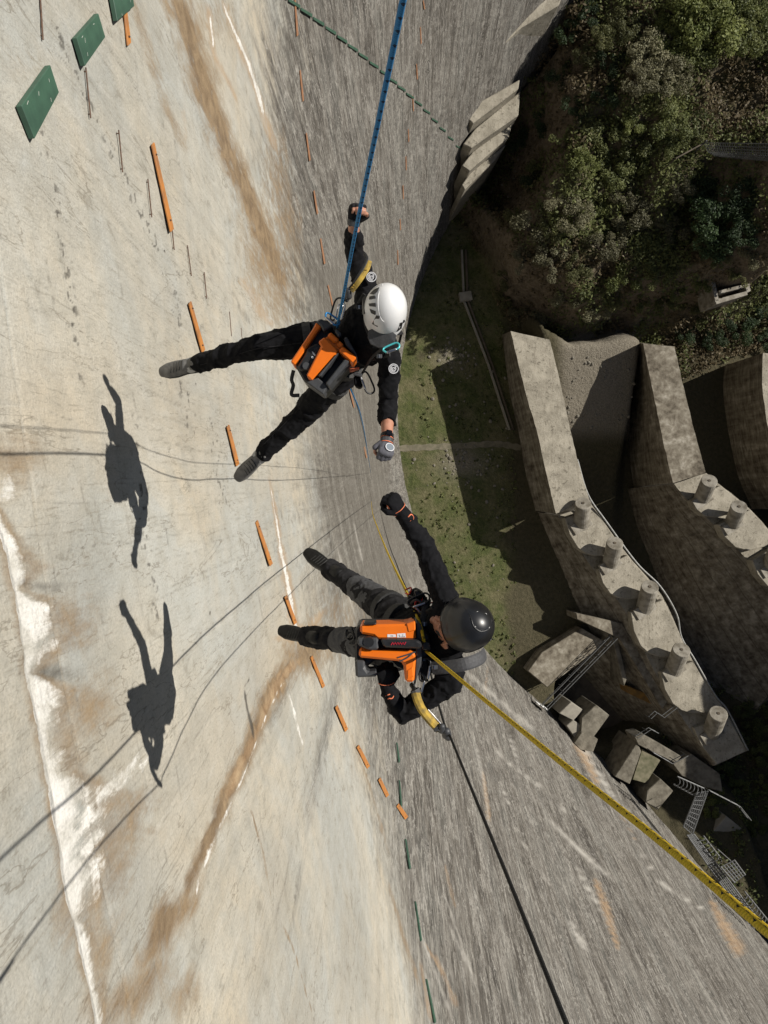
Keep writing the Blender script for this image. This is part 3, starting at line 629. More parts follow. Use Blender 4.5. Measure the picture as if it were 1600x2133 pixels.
bm = bmesh.new(); tube(bm, smooth_path([G(*p, 5.0 - .35 * min(i, 3)) for i, p in enumerate([(1203, 958), (1225, 1030), (1262, 1085), (1326, 1172), (1376, 1222), (1410, 1280), (1420, 1328), (1448, 1375), (1490, 1448), (1516, 1480), (1558, 1562)])], 6), .075, 8); obj('edge_pipe', bm, m_pipe, w1)

w2 = thing('counter_weir', G(1400, 900), 'second concrete weir wall with two leaning posts, shaded top, behind the first weir', 'weir', 'concrete weirs below the dam')
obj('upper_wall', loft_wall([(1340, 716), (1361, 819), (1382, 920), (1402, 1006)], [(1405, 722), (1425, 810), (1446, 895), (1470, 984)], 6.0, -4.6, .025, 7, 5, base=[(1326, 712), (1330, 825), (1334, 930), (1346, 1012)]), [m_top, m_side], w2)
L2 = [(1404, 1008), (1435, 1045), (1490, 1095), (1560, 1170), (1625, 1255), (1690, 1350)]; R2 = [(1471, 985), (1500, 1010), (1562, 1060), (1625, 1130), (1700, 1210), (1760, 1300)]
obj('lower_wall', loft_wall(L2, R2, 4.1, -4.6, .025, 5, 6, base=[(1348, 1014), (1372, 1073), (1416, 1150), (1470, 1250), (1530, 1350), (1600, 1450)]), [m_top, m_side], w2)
for k, (b_, d_) in enumerate((((1464, 1034), (1478, 1001)), ((1527, 1087), (1540, 1055)), ((1606, 1176), (1619, 1140)))):
    L0, L1, R0, R1 = (Vector(x) for x in (L2[k + 1], L2[k + 2], R2[k + 1], R2[k + 2])); mx = lambda t, s: tuple((L0.lerp(L1, t)).lerp(R0.lerp(R1, t), s))
    obj('crest_slab', prism([G(*p, 5.0) for p in [mx(.02, .1), mx(.02, 1), mx(.9, 1), mx(.9, .6), mx(.8, .2), mx(.6, 0), mx(.3, -.02)]], Vector((0, 0, -1.1)), .05), m_top, w2)
    post(w2, b_, d_, 4.95, 6.9, 18)
w3 = thing('counter_weir', G(1590, 900), 'third weir wall in banded tan concrete, beyond both weirs with posts', 'weir', 'concrete weirs below the dam')
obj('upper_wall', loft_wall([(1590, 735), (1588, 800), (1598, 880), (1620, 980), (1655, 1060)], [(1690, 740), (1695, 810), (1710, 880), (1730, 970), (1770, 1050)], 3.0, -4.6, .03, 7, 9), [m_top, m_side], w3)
for k, y in enumerate((772, 838, 905, 968)):
    x = float(np.interp(y, [735, 800, 880, 980], [1590, 1588, 1598, 1620])); obj('ledge', prism([G(x + dx, y + dy, 1.6) for dx, dy in ((-16, 0), (40, -8), (40, 18), (-14, 26))], Vector((0, 0, -7)), .05), m_top, w3)

# ------------------------------------------------------------------ works at the foot of the dam
def block(name, poly, h, hb, m, label, cat, group=None, parts=None):
    c = sum((G(*p, h) for p in poly), Vector()) / len(poly); t = thing(name, Vector((c.x, c.y, hb)), label, cat, group)
    f_ = .5 if h > 3 else 1.; h0_ = h; h *= f_
    obj('body', prism([G(*p, h) for p in poly], Vector((0, 0, hb - h)), .05), m, t)
    for (pn, pl, ph, pb, pm) in (parts or []): obj(pn, prism([G(*p, ph * f_) for p in pl], Vector((0, 0, pb - ph * f_)), .03), pm, t)
    return t
m_works_shaded = mat('works_concrete_shaded', (.21, .19, .15), .93, (.10, .088, .066), 1.6, 9, .04, bscale=6, contrast=(.38, .66))  # pale concrete darkened, so partial shade over the works sits in its colour
block('concrete_ramp', [(1100, 1398), (1128, 1360), (1212, 1308), (1262, 1338), (1180, 1402), (1140, 1432)], 1.6, -1, m_side, 'stained concrete apron slab beside the railing under the first weir', 'slab')
block('retaining_wall', [(1200, 1277), (1296, 1298), (1392, 1460), (1380, 1478), (1290, 1330), (1202, 1290)], 2.8, -1, m_side, 'bent concrete retaining wall along the foot of the first weir', 'wall')
block('channel_wall', [(1274, 1322), (1284, 1318), (1306, 1415), (1300, 1430)], 2.0, -1, m_works_shaded, 'narrow concrete channel wall inside the dark pit by the railing', 'wall')
block('channel_floor', [(1130, 1470), (1268, 1340), (1300, 1420), (1385, 1480), (1330, 1540), (1240, 1580)], -3.4, -5.5, m_dark, 'dark floor of the outlet channel', 'channel')
block('rusty_apron', [(1305, 1428), (1384, 1458), (1398, 1478), (1372, 1474), (1312, 1446)], 1.1, -1, mat('ochre_stain', (.26, .14, .03), .9, (.15, .09, .03), 2, 6, .02), 'ochre stained concrete ledge at the end of the channel', 'ledge')
block('concrete_block', [(1212, 1496), (1242, 1468), (1270, 1490), (1232, 1542), (1210, 1524)], 5.2, -1, m_works_shaded, 'tall pale concrete block at the dam foot with a step down its front', 'block', None, [('step', [(1196, 1548), (1212, 1526), (1246, 1540), (1236, 1566), (1210, 1562)], 5.9, -1, m_works_shaded)])
block('concrete_block', [(1165, 1486), (1190, 1462), (1214, 1478), (1196, 1502)], 4.2, -1, m_conc, 'shaded concrete block beside the taller pale one', 'block')
block('concrete_block', [(1180, 1512), (1194, 1500), (1214, 1512), (1200, 1540)], 4.6, -1, m_conc, 'small dark concrete block touching the dam foot', 'block')
block('slab_wall', [(1281, 1618), (1328, 1546), (1336, 1566), (1312, 1634)], 6.0, -1, m_works_shaded, 'leaning pale slab wall with dark mossy panel next to it', 'wall', None, [('moss_panel', [(1318, 1624), (1338, 1560), (1376, 1584), (1346, 1632)], 5.5, -1, mat('mossy_concrete', (.10, .10, .055), .95, (.20, .18, .12), 2.2, 8, .04))])
block('platform', [(1322, 1535), (1340, 1530), (1420, 1576), (1408, 1590), (1330, 1552)], 6.3, 1, m_works_shaded, 'narrow pale concrete walkway with a short railing', 'walkway')
block('concrete_block', [(1348, 1648), (1376, 1622), (1403, 1648), (1370, 1688), (1345, 1672)], 7.0, -1, m_works_shaded, 'square concrete block casting a hard shadow below the slab wall', 'block')
block('concrete_block', [(1482, 1736), (1514, 1700), (1546, 1726), (1512, 1752)], 7.0, -1, m_conc, 'square block below the long gangway', 'block')
block('rock_ledge', [(1402, 1592), (1440, 1570), (1500, 1612), (1506, 1650), (1470, 1640), (1420, 1616)], 6.0, -1, m_works_shaded, 'pale rock ledge carrying the upper end of the gangway', 'ledge')
def railing(pts, h0, hr, label, r=.035, n=6, group='galvanised railings at the dam foot', gap=None):
    pp = [G(*p, h0) for p in pts]; t = thing('railing', pp[0], label, 'railing', group); z = Vector((0, 0, 1))
    for q in (hr, hr * .5):
        bm = bmesh.new(); tube(bm, [p + z * q for p in pp], r, 6); obj('rail', bm, m_steel, t)
    L = sum((b - a).length for a, b in zip(pp, pp[1:])); k = max(2, int(L / 1.1))
    for i in range(k + 1):
        d = L * i / k
        for a, b in zip(pp, pp[1:]):
            s = (b - a).length
            if d <= s + 1e-6: c = a + (b - a) * min(1, d / s); break
            d -= s
        bm = bmesh.new(); tube(bm, [c - z * .1, c + z * hr], r, 6); obj('baluster', bm, m_steel, t)
    return t
railing([(1131, 1474), (1276, 1326)], 2.0, 1.1, 'long straight railing beside the stained apron slab')
railing([(1124, 1468), (1268, 1322)], 2.0, .55, 'low rail running next to the long straight railing')
block('white_plate', [(1110, 1456), (1133, 1470), (1136, 1476), (1116, 1464)], 3.1, 2.4, mat('white_panel', (.72, .72, .70), .6), 'small white plate at the dam end of the long railing', 'plate')
railing([(1345, 1490), (1358, 1478), (1372, 1488), (1398, 1468)], 3.4, 1.1, 'short bent railing below the end of the first weir')
railing([(1318, 1530), (1345, 1512), (1360, 1520)], 4.0, 1.1, 'small railing around the landing by the slab wall')
railing([(1350, 1560), (1388, 1582), (1420, 1566)], 6.3, 1.1, 'railing on the narrow pale walkway')
def lattice(name, a0, a1, b0, b1, h, label, cat, n, rings=False):
    A0, A1, B0, B1 = (G(*p, h) for p in (a0, a1, b0, b1)); t = thing(name, A0, label, cat)
    for u, v in ((A0, A1), (B0, B1)):
        bm = bmesh.new(); tube(bm, [u, v], .07, 6); obj('stringer', bm, m_steel, t)
    for k in range(n + 1):
        q = k / n; u, v = A0.lerp(A1, q), B0.lerp(B1, q); bm = bmesh.new()
        if rings:
            m_ = (u + v) / 2; tube(bm, smooth_path([u, u.lerp(v, .15) + Vector((0, 0, .45)), m_ + Vector((0, 0, .65)), u.lerp(v, .85) + Vector((0, 0, .45)), v], 4), .035, 5); obj('hoop', bm, m_steel, t)
        else: tube(bm, [u, v], .04, 5); obj('rung', bm, m_steel, t)
    if not rings:
        for q in (.2, .4, .6, .8):
            bm = bmesh.new(); tube(bm, [A0.lerp(B0, q), A1.lerp(B1, q)], .05, 5); obj('bar', bm, m_steel, t)
    return t
lattice('gangway', (1452, 1652), (1424, 1722), (1474, 1648), (1442, 1738), 7.6, 'sloping grey steel gangway between the rock ledge and the dam foot', 'gangway', 9)
lattice('caged_ladder', (1404, 1634), (1452, 1660), (1412, 1618), (1466, 1642), 7.4, 'hooped ladder cage leading to the gangway', 'ladder', 7, True)
lattice('caged_ladder', (1444, 1745), (1480, 1800), (1466, 1742), (1500, 1786), 8.2, 'hooped ladder cage below the gangway', 'ladder', 6, True)
lattice('steel_landing', (1502, 1806), (1530, 1838), (1530, 1792), (1552, 1822), 9.5, 'square grated steel landing on the stairs along the dam foot', 'landing', 5)
lattice('dam_stairs', (1432, 1740), (1600, 1985), (1446, 1738), (1625, 1975), 8.6, 'long narrow steel stair running down the foot of the dam', 'stairs', 46)
lattice('caged_ladder', (1535, 1868), (1585, 1930), (1552, 1858), (1602, 1920), 10.5, 'hooped ladder cage beside the long dam stair', 'ladder', 9, True)
railing([(1468, 1640), (1530, 1672), (1552, 1700)], 7.0, .9, 'thin rail on the bank beside the gangway')
railing([(1482, 1758), (1536, 1806)], 8.4, 1.0, 'rail above the square steel landing')

# ------------------------------------------------------------------ footing blocks of the dam at the far abutment
foot_px = [([(968, 155), (1050, 58), (1104, 60), (1102, 70), (1000, 172)], 12.5), ([(968, 240), (1000, 212), (1083, 165), (1080, 185), (985, 257)], 11.0), ([(965, 300), (990, 268), (1084, 190), (1080, 240), (982, 308)], 9.8), ([(962, 345), (985, 316), (1070, 245), (1060, 285), (978, 356)], 8.6), ([(962, 385), (985, 352), (1055, 300), (1030, 335), (968, 395)], 7.4), ([(985, 60), (1040, -60), (1190, -60), (1165, 10), (1085, 58), (1010, 130)], 14.5)]
for pl, h in foot_px:
    obj('footing_block', prism([G(*p, h) for p in pl], Vector((0, 0, -14)), .06), m_top, dam)

# ------------------------------------------------------------------ small things on the floor and slope
m_pale2 = m_pale
d_ = thing('drain_channel', GT(966, 560), 'narrow dark drain with pale kerbs leading to the first weir', 'drain')
for off in (-5, 5):
    for a, b in (((965, 522), (969, 612)), ((969, 626), (1020, 760)), ((1020, 760), (1064, 896))):
        p, q = GT(a[0] + off * .8, a[1]), GT(b[0] + off * .8, b[1]); s = Vector((.09, 0, 0))
        p.z = hg(p.x, p.y) + .25; q.z = hg(q.x, q.y) + .25
        obj('kerb', prism([p - s, q - s, q + s, p + s], Vector((0, 0, -.6)), .01), m_conc if off < 0 else m_dark, d_)
obj('catch_pit', box(GT(968, 620) + Vector((0, 0, .2)), Vector((.55, .1, 0)), Vector((-.08, .4, 0)), Vector((0, 0, .35)), bev=.03), m_conc, d_)
r0 = GT(1520, 605); rz = hg(r0.x, r0.y)
ru = thing('ruined_hut', (r0.x, r0.y, rz), 'small roofless concrete hut with pale wall tops among the shrubs', 'hut')
for pl in ([(1482, 588), (1490, 586), (1498, 626), (1490, 630)], [(1490, 624), (1556, 606), (1558, 614), (1492, 634)], [(1552, 594), (1562, 590), (1564, 606), (1556, 610)], [(1498, 604), (1552, 592), (1553, 598), (1500, 612)]):
    obj('wall', prism([G(*p, rz + 1.6) for p in pl], Vector((0, 0, -2.6)), .03), m_pale, ru)
# rockfall net hung over the slope, with its cable
na, nb = GT(1450, 326), GT(1640, 352)
tn = thing('rockfall_net', na, 'grey wire rockfall net hung across the shrubby slope', 'net')
e0, e1, f0, f1 = (GT(*p) + Vector((0, 0, 1.6)) for p in ((1445, 318), (1640, 322), (1470, 345), (1640, 362)))
bm = bmesh.new()
for k in range(41):
    a, b = e0.lerp(e1, k / 40), f0.lerp(f1, k / 40); mm = a.lerp(b, .5) - Vector((0, 0, .35)); tube(bm, [a, mm, b], .028, 4, cap=None)
for k in range(8):
    q = k / 7; sag = Vector((0, 0, -.35 * 4 * q * (1 - q))); tube(bm, [e0.lerp(f0, q) + sag, e1.lerp(f1, q) + sag], .028, 4, cap=None)
ob = obj('mesh', bm, m_steel, tn); ob['kind'] = 'stuff'
bm = bmesh.new(); tube(bm, [GT(1335, 392) + Vector((0, 0, .5)), GT(1385, 352) + Vector((0, 0, 1.8)), e0], .05, 5); obj('cable', bm, m_dark, tn)
bm = bmesh.new(); tube(bm, [e0 - Vector((0, 0, 2.2)), e0 + Vector((0, 0, .3))], .08, 6); obj('stake', bm, m_steel, tn)

# ================================================================== VEGETATION
def leafmat(name, a, b):
    m, N, B = newmat(name, .6, .35); oi = N.n.new('ShaderNodeObjectInfo'); at = N.attr('lv')
    c = N.mix(at, a, b); c = N.mix(1.0, c, N.ramp(oi.outputs['Random'], [(0, .75), (1, 1.3)]), 'MULTIPLY')
    N.l.new(c, B.inputs['Base Color']); B.inputs['Subsurface Weight'].default_value = 0
    tr = N.n.new('ShaderNodeBsdfTranslucent'); N.l.new(c, tr.inputs[0]); mx = N.n.new('ShaderNodeMixShader'); mx.inputs[0].default_value = .35
    N.l.new(B.outputs[0], mx.inputs[1]); N.l.new(tr.outputs[0], mx.inputs[2]); N.l.new(mx.outputs[0], N.n['Material Output'].inputs[0]); return m
LM = {'olive': leafmat('olive_leaves', (.08, .088, .03), (.19, .19, .08)), 'green': leafmat('green_leaves', (.07, .086, .028), (.19, .205, .075)),
      'dark': leafmat('dark_leaves', (.02, .038, .015), (.065, .10, .04)), 'grey': leafmat('grey_leaves', (.12, .115, .062), (.25, .235, .14)),
      'bright': leafmat('bright_leaves', (.10, .125, .036), (.24, .26, .085)), 'dry': leafmat('dry_leaves', (.10, .08, .042), (.23, .18, .105))}
m_bark = mat('bark', (.06, .048, .036), .95, (.10, .085, .065), 6, 5, .01)
def leaves(cl, per, size, rng, flat=.0):
    """cl: list of (centre xyz, radius); returns verts, quads, value"""
    Vs, Q, A = [], [], []; base = 0
    for (c, r) in cl:
        n = int(per * r ** 1.6) + 30
        d = rng.normal(size=(n, 3)); d /= np.linalg.norm(d, axis=1)[:, None]; rad = r * rng.uniform(.35, 1.08, n) ** .6
        p = np.array(c) + d * rad[:, None] * np.array([1, 1, .8])
        nn = d * .7 + rng.normal(size=(n, 3)) * .6 + np.array([0, 0, .5]); nn /= np.linalg.norm(nn, axis=1)[:, None]
        u = np.cross(nn, rng.normal(size=(n, 3))); u /= np.linalg.norm(u, axis=1)[:, None]; v = np.cross(nn, u)
        s = size * rng.uniform(.6, 1.4, n)[:, None]
        q = np.stack([p - u * s, p + v * s * .55 + nn * s * .12, p + u * s, p - v * s * .55 + nn * s * .12], 1)
        Vs.append(q.reshape(-1, 3)); idx = np.arange(n * 4).reshape(n, 4) + base; Q.append(idx); base += n * 4
        k = rng.uniform(.2, .8); A.append(np.repeat(np.clip(k + rng.normal(0, .22, n), 0, 1), 4))
    return np.concatenate(Vs), np.concatenate(Q), np.concatenate(A)
def quad_mesh(name, V, Q, A):
    me = bpy.data.meshes.new(name); me.vertices.add(len(V)); me.vertices.foreach_set('co', V.astype(np.float32).ravel())
    n = len(Q); me.loops.add(4 * n); me.loops.foreach_set('vertex_index', Q.astype(np.int32).ravel()); me.polygons.add(n)
    me.polygons.foreach_set('loop_start', np.arange(0, 4 * n, 4, dtype=np.int32)); me.update(calc_edges=True); fattr(me, 'lv', A); return me
def crown_variant(seed, h, tall):
    """unit crown about 1 m in radius"""
    rng = np.random.default_rng(seed); cl = []; limbs = []
    for k in range(17 if tall else 12):
        a = rng.uniform(0, 6.28); r = rng.uniform(.15, .85) ** .8; z = h * (.55 + .45 * rng.uniform(.2, 1) * (1 - .5 * r))
        c = (r * math.cos(a), r * math.sin(a), z); cl.append((c, rng.uniform(.2, .38))); limbs.append(c)
    V_, Q_, A_ = leaves(cl, 1300, .045, rng); cm = quad_mesh('crown', V_, Q_, A_)
    bm = bmesh.new(); tube(bm, [Vector((0, 0, -.25)), Vector((.02, 0, h * .25)), Vector((0, .03, h * .6))], [.07, .05, .035], 7)
    for c in limbs[:9]: tube(bm, [Vector((0, 0, h * .25)), Vector(c) * .5 + Vector((0, 0, h * .15)), Vector(c)], [.035, .022, .01], 5)
    tm = bpy.data.meshes.new('trunk'); bm.to_mesh(tm); bm.free(); tm.materials.append(m_bark)
    return cm, tm
VAR = [crown_variant(k, 1.5 if k < 4 else .9, k < 4) for k in range(8)]
CM = {}
LAND = [((1540, 330), 'beside the grey rockfall net'), ((1520, 600), 'next to the roofless hut'), ((1100, 690), 'at the head of the first weir'), ((1370, 690), 'above the shaded second weir'), ((1230, 700), 'on the rock between the two weirs'), ((1070, 420), 'on the brow over the mossy gully'), ((1390, 370), 'under the cable of the rockfall net'), ((1330, 220), 'at the foot of the grey-green trees'), ((1160, 200), 'in the gully behind the footing blocks'), ((1450, 520), 'against the dense dark green trees'), ((1200, 400), 'in the middle of the scrubby brow'), ((1300, 520), 'below the scrubby brow')]
def plant(px, py, rpx, kind, label, name='tree', grp=None):
    if grp == 'bushes on the valley slope':
        lm = min(LAND, key=lambda q: math.hypot(q[0][0] - px, q[0][1] - py))[1]
        label = ('large ' if rpx >= 38 else 'small ' if rpx < 30 else '') + {'bright': 'bright green rounded bush', 'green': 'mid green leafy bush', 'grey': 'dull grey-brown bush', 'olive': 'olive green bush'}[kind] + ' ' + lm
    g = GT(px, py); tall = name == 'tree'; h = (1.5 if tall else .9)
    r = rpx * (g - CAM).dot(FWD) / 1600 * 1.05; v = random.randrange(4) if tall else 4 + random.randrange(4)
    g2 = GT(px, py); top_h = r * h * .75; d = ray(px, py); g2 = g2 - d * (top_h * .6 / -d.z) ; g2.z = hg(g2.x, g2.y)
    if (v, kind) not in CM:
        m = VAR[v][0].copy(); m.materials.clear(); m.materials.append(LM[kind]); CM[(v, kind)] = m
    t = thing(name, g2, label, 'tree' if tall else 'bush', grp); t.rotation_euler.z = random.uniform(0, 6.28); t.scale = (r, r, r * random.uniform(.85, 1.1))
    for nm, m in (('trunk', VAR[v][1]), ('crown', CM[(v, kind)])):
        o = bpy.data.objects.new(nm, m); C.objects.link(o); o.parent = t
    return t
tg, bg_ = 'trees on the valley slope', 'bushes on the valley slope'
for q in ((1478, 45, 70), (1530, 80, 52), (1440, 20, 50), (1445, 112, 46), (1400, 75, 45), (1555, 30, 45)): plant(*q, 'bright', 'sunlit yellow-green broadleaf tree in the clump high on the far slope', grp=tg)
for q in ((1345, 130, 48), (1392, 168, 42), (1330, 175, 36)): plant(*q, 'grey', 'grey-green tree below the sunlit yellow-green clump', grp=tg)
for q in ((1300, 55, 34), (1215, 122, 24), (1250, 90, 26)): plant(*q, 'olive', 'small olive tree in the dark hollow behind the footing blocks', grp=tg)
for q in ((1515, 455, 62), (1480, 405, 45), (1550, 410, 42), (1490, 500, 45), (1555, 480, 36)): plant(*q, 'dark', 'dense dark green tree below the rockfall net', grp=tg)
for q in ((1215, 342, 30), (1300, 582, 36), (1240, 435, 28), (1335, 348, 24), (1318, 258, 26), (1420, 600, 24), (1468, 585, 22)): plant(*q, 'bright', 'bright green rounded bush among duller scrub', 'bush', bg_)
for q in ((1325, 290, 44), (1250, 282, 40), (1400, 262, 42), (1275, 360, 38), (1370, 575, 32), (1450, 275, 34), (1180, 300, 34), (1345, 615, 30), (1385, 620, 28), (1395, 300, 30), (1590, 590, 26), (1130, 330, 30)): plant(*q, 'green', 'mid green leafy bush on the shrubby slope', 'bush', bg_)
for q in ((1110, 478, 44), (1200, 452, 40), (1350, 440, 40), (1150, 545, 40), (1250, 522, 36), (1305, 480, 36), (1160, 410, 30), (1400, 480, 36), (1125, 640, 34), (1190, 620, 34), (1245, 640, 30), (1095, 540, 30), (1410, 395, 30), (1080, 660, 22), (1580, 520, 30), (1300, 410, 30)): plant(*q, 'grey', 'dull grey-brown bush covering the rock above the weirs', 'bush', bg_)
for q in ((1560, 1535, 34), (1585, 1500, 30), (1550, 1480, 22), (1590, 1570, 26)): plant(*q, 'green', 'green bush on the bank beyond the end of the first weir', 'bush', 'bushes beyond the first weir')
for q in ((1512, 1612, 26), (1480, 1690, 22), (1460, 1600, 14), (1540, 1640, 22), (1500, 1660, 18), (1585, 1640, 24), (1575, 1720, 22)): plant(*q, 'bright', 'yellowish bush growing by the rock ledge and gangway', 'bush', 'bushes beside the gangway')
for q in ((1092, 300, 30), (1112, 385, 28), (1140, 250, 30), (1165, 160, 30), (1195, 60, 32), (1140, 70, 26), (1235, 30, 30), (1270, 130, 30), (1260, 200, 30), (1200, 220, 28)): plant(*q, 'dark', 'dark evergreen bush in the shady gully behind the footing blocks', 'bush', 'bushes in the gully')
for q in ((1078, 455, 28), (1072, 565, 26), (1062, 610, 22), (1150, 480, 26), (1200, 560, 30), (1280, 620, 26), (1440, 640, 26), (1500, 540, 24), (1220, 500, 26), (1560, 560, 28)): plant(*q, 'olive', 'olive bush at the cliff edge', 'bush', bg_)
for q in ((1430, 690, 26), (1480, 700, 30), (1540, 690, 30), (1585, 665, 28), (1510, 660, 22), (1600, 710, 26)): plant(*q, 'dark', 'dark bush at the foot of the slope below the roofless hut', 'bush', 'bushes below the hut')
# scrub that reads as one mass, and rough grass
def scatter(name, n, region, size, kinds, lab, clump=3, per=13, up=.25):
    rng = np.random.default_rng(len(name) + n); Vs, Q, A = [], [], []; base = 0; cnt = 0
    X = rng.uniform(10, 52, n); Y = rng.uniform(-44, 56, n); H = ground_h(X, Y); z_ = CZ - H; c_ = X * st + z_ * ct
    px = 800 + 1600 * (X * ct - z_ * st) / c_; py = 1066.5 - 1600 * Y / c_
    k = region(px, py, X, Y); X, Y, H = X[k], Y[k], H[k]; n = len(X)
    r = size * rng.uniform(.5, 1.6, n); cen = np.stack([X, Y, H + r * up], 1)
    d = rng.normal(size=(n, per, 3)); d[:, :, 2] = np.abs(d[:, :, 2]) * .8; d /= np.linalg.norm(d, axis=2)[..., None]
    p = (cen[:, None, :] + d * (r[:, None] * rng.uniform(.3, 1, (n, per)))[..., None]).reshape(-1, 3); N_ = len(p)
    nn = d.reshape(-1, 3) * .6 + rng.normal(size=(N_, 3)) * .6 + np.array([0, 0, .4]); nn /= np.linalg.norm(nn, axis=1)[:, None]
    u = np.cross(nn, rng.normal(size=(N_, 3))); u /= np.linalg.norm(u, axis=1)[:, None]; v = np.cross(nn, u); s = (.105 * rng.uniform(.6, 1.5, N_))[:, None]
    q = np.stack([p - u * s * 1.3, p + v * s * .6, p + u * s * 1.3, p - v * s * .6], 1).reshape(-1, 3)
    a = np.repeat(np.clip(np.repeat(fbm(X * .3, Y * .3, 3, 7), per) + rng.normal(0, .2, N_), 0, 1), 4)
    me = quad_mesh(name, q, np.arange(N_ * 4).reshape(-1, 4), a); o = obj(name, me, LM[kinds]); tag(o, lab, None, None, 'stuff'); o['category'] = 'scrub'; return o
inhill = lambda px, py, X, Y: (Y > np.interp(X, FX, FY) - .2 - 5 * sstep(29, 33, X)) & (px > 940) & (px < 1660)
scatter('scrub', 34000, lambda px, py, X, Y: inhill(px, py, X, Y) & (fbm(X * .25, Y * .25, 3, 31) > .42), .7, 'green', 'low green scrub covering the valley slope')
scatter('dry_scrub', 30000, lambda px, py, X, Y: inhill(px, py, X, Y) & ((fbm(X * .25, Y * .25, 3, 31) < .5) | ((px > 1440) & (py < 320) & (py > 130))), .55, 'dry', 'dry brown scrub between the bushes on the slope')
scatter('bank_scrub', 20000, lambda px, py, X, Y: (px > 1380) & (py > 1420) & (X > wall_x(Y, CZ - ground_h(X, Y)) + .5) & (fbm(X * .3, Y * .3, 3, 32) > .45), .4, 'green', 'low scrub on the steep bank below the dam stair')
scatter('rough_grass', 9000, lambda px, py, X, Y: (px > 830) & (px < 1075) & (Y < np.interp(X, FX, FY) - .5) & (Y > -20) & (fbm(X * .5, Y * .5, 3, 33) > .42) & ~((py > 920) & (py < 945)),   .10, 'green', 'rough grass tufts on the floor between dam and weir', per=6, up=0)
# loose stones on the floor
m_st = mat('grey_stone', (.14, .128, .10), .9, (.24, .22, .18), 4, 5, .02)
rst = random.Random(5); bm = bmesh.new()
for k in range(260):
    px, py = rst.choice([(rst.gauss(965, 40), rst.gauss(965, 30)), (rst.uniform(850, 1060), rst.uniform(700, 1230)), (rst.gauss(940, 22), rst.gauss(745, 22)), (rst.uniform(1180, 1320), rst.uniform(740, 900)), (rst.uniform(1000, 1100), rst.uniform(320, 420))])
    g = GT(px, py); s = rst.uniform(.05, .2); mt = Matrix.Translation((g.x, g.y, hg(g.x, g.y) + s * .2)) @ Matrix.Rotation(rst.uniform(0, 6), 4, 'Z') @ Matrix.Diagonal((s, s * rst.uniform(.6, 1), s * .6, 1))
    bmesh.ops.create_icosphere(bm, subdivisions=1, radius=1, matrix=mt)
tag(obj('loose_stones', bm, m_st), 'loose grey stones scattered over the grass and gravel floor', 'stones', None, 'stuff')

# ================================================================== CLIMBERS
m_black = mat('black_fabric', (.0045, .0045, .0055), .9, (.0085, .0085, .010), 40, 4, .0015, spec=.2)
m_char = mat('charcoal_fabric', (.016, .0155, .0165), .9, (.026, .025, .026), 60, 4, .001, spec=.2)
m_skin = mat('skin', (.50, .25, .165), .5, (.42, .19, .12), 25, 4, .0008)
m_shoe = mat('grey_suede', (.20, .195, .185), .9, (.13, .127, .12), 30, 5, .001)
m_sole = mat('dark_rubber', (.05, .049, .047), .8, (.05, .05, .048), 20)
m_sock = mat('light_sock', (.45, .45, .44), .95)
m_boot = mat('black_leather', (.006, .006, .006), .5, (.011, .011, .011), 40, 4, .001, spec=.3)
m_web = mat('black_webbing', (.012, .012, .012), .7, (.028, .028, .028), 120, 2, .0006)
m_gw = mat('grey_webbing', (.055, .055, .058), .7, (.075, .075, .078), 90, 2, .0006)
m_ylw = mat('yellow_webbing', (.50, .33, .05), .85, (.22, .16, .05), 34, 6, .002)
m_alu = mat('polished_metal', (.55, .55, .56), .3, metal=1.0)
m_blk = mat('black_plastic', (.012, .012, .013), .42, (.02, .02, .021), 50, 3, .0006)
m_dgr = mat('dark_grey_plastic', (.045, .047, .05), .5, (.06, .062, .066), 40, 3, .0006)
m_org = mat('orange_plastic', (.86, .185, .008), .42, (.74, .15, .008), 9, 5, .0008, contrast=(.25, .75))
m_red = mat('red_anodised', (.55, .03, .02), .35, metal=.4)
m_cyan = mat('cyan_anodised', (.10, .55, .58), .35, metal=.3)
m_blu = mat('blue_anodised', (.03, .20, .45), .35, metal=.4)
m_wht = mat('white_shell', (.80, .80, .79), .28, (.74, .74, .73), 6, 4, 0, coat=.3)
m_wmk = mat('white_print', (.70, .70, .72), .7)
m_omk = mat('orange_print', (.80, .22, .10), .6)
m_hlm = mat('black_helmet', (.011, .011, .012), .34, (.016, .016, .017), 14, 5, .0004, coat=.12)
m_gglv = mat('grey_glove', (.10, .10, .115), .8, (.075, .075, .09), 50, 4, .001)
m_hair = mat('dark_hair', (.02, .015, .012), .7)
m_lens = mat('watch_glass', (.005, .006, .01), .1)

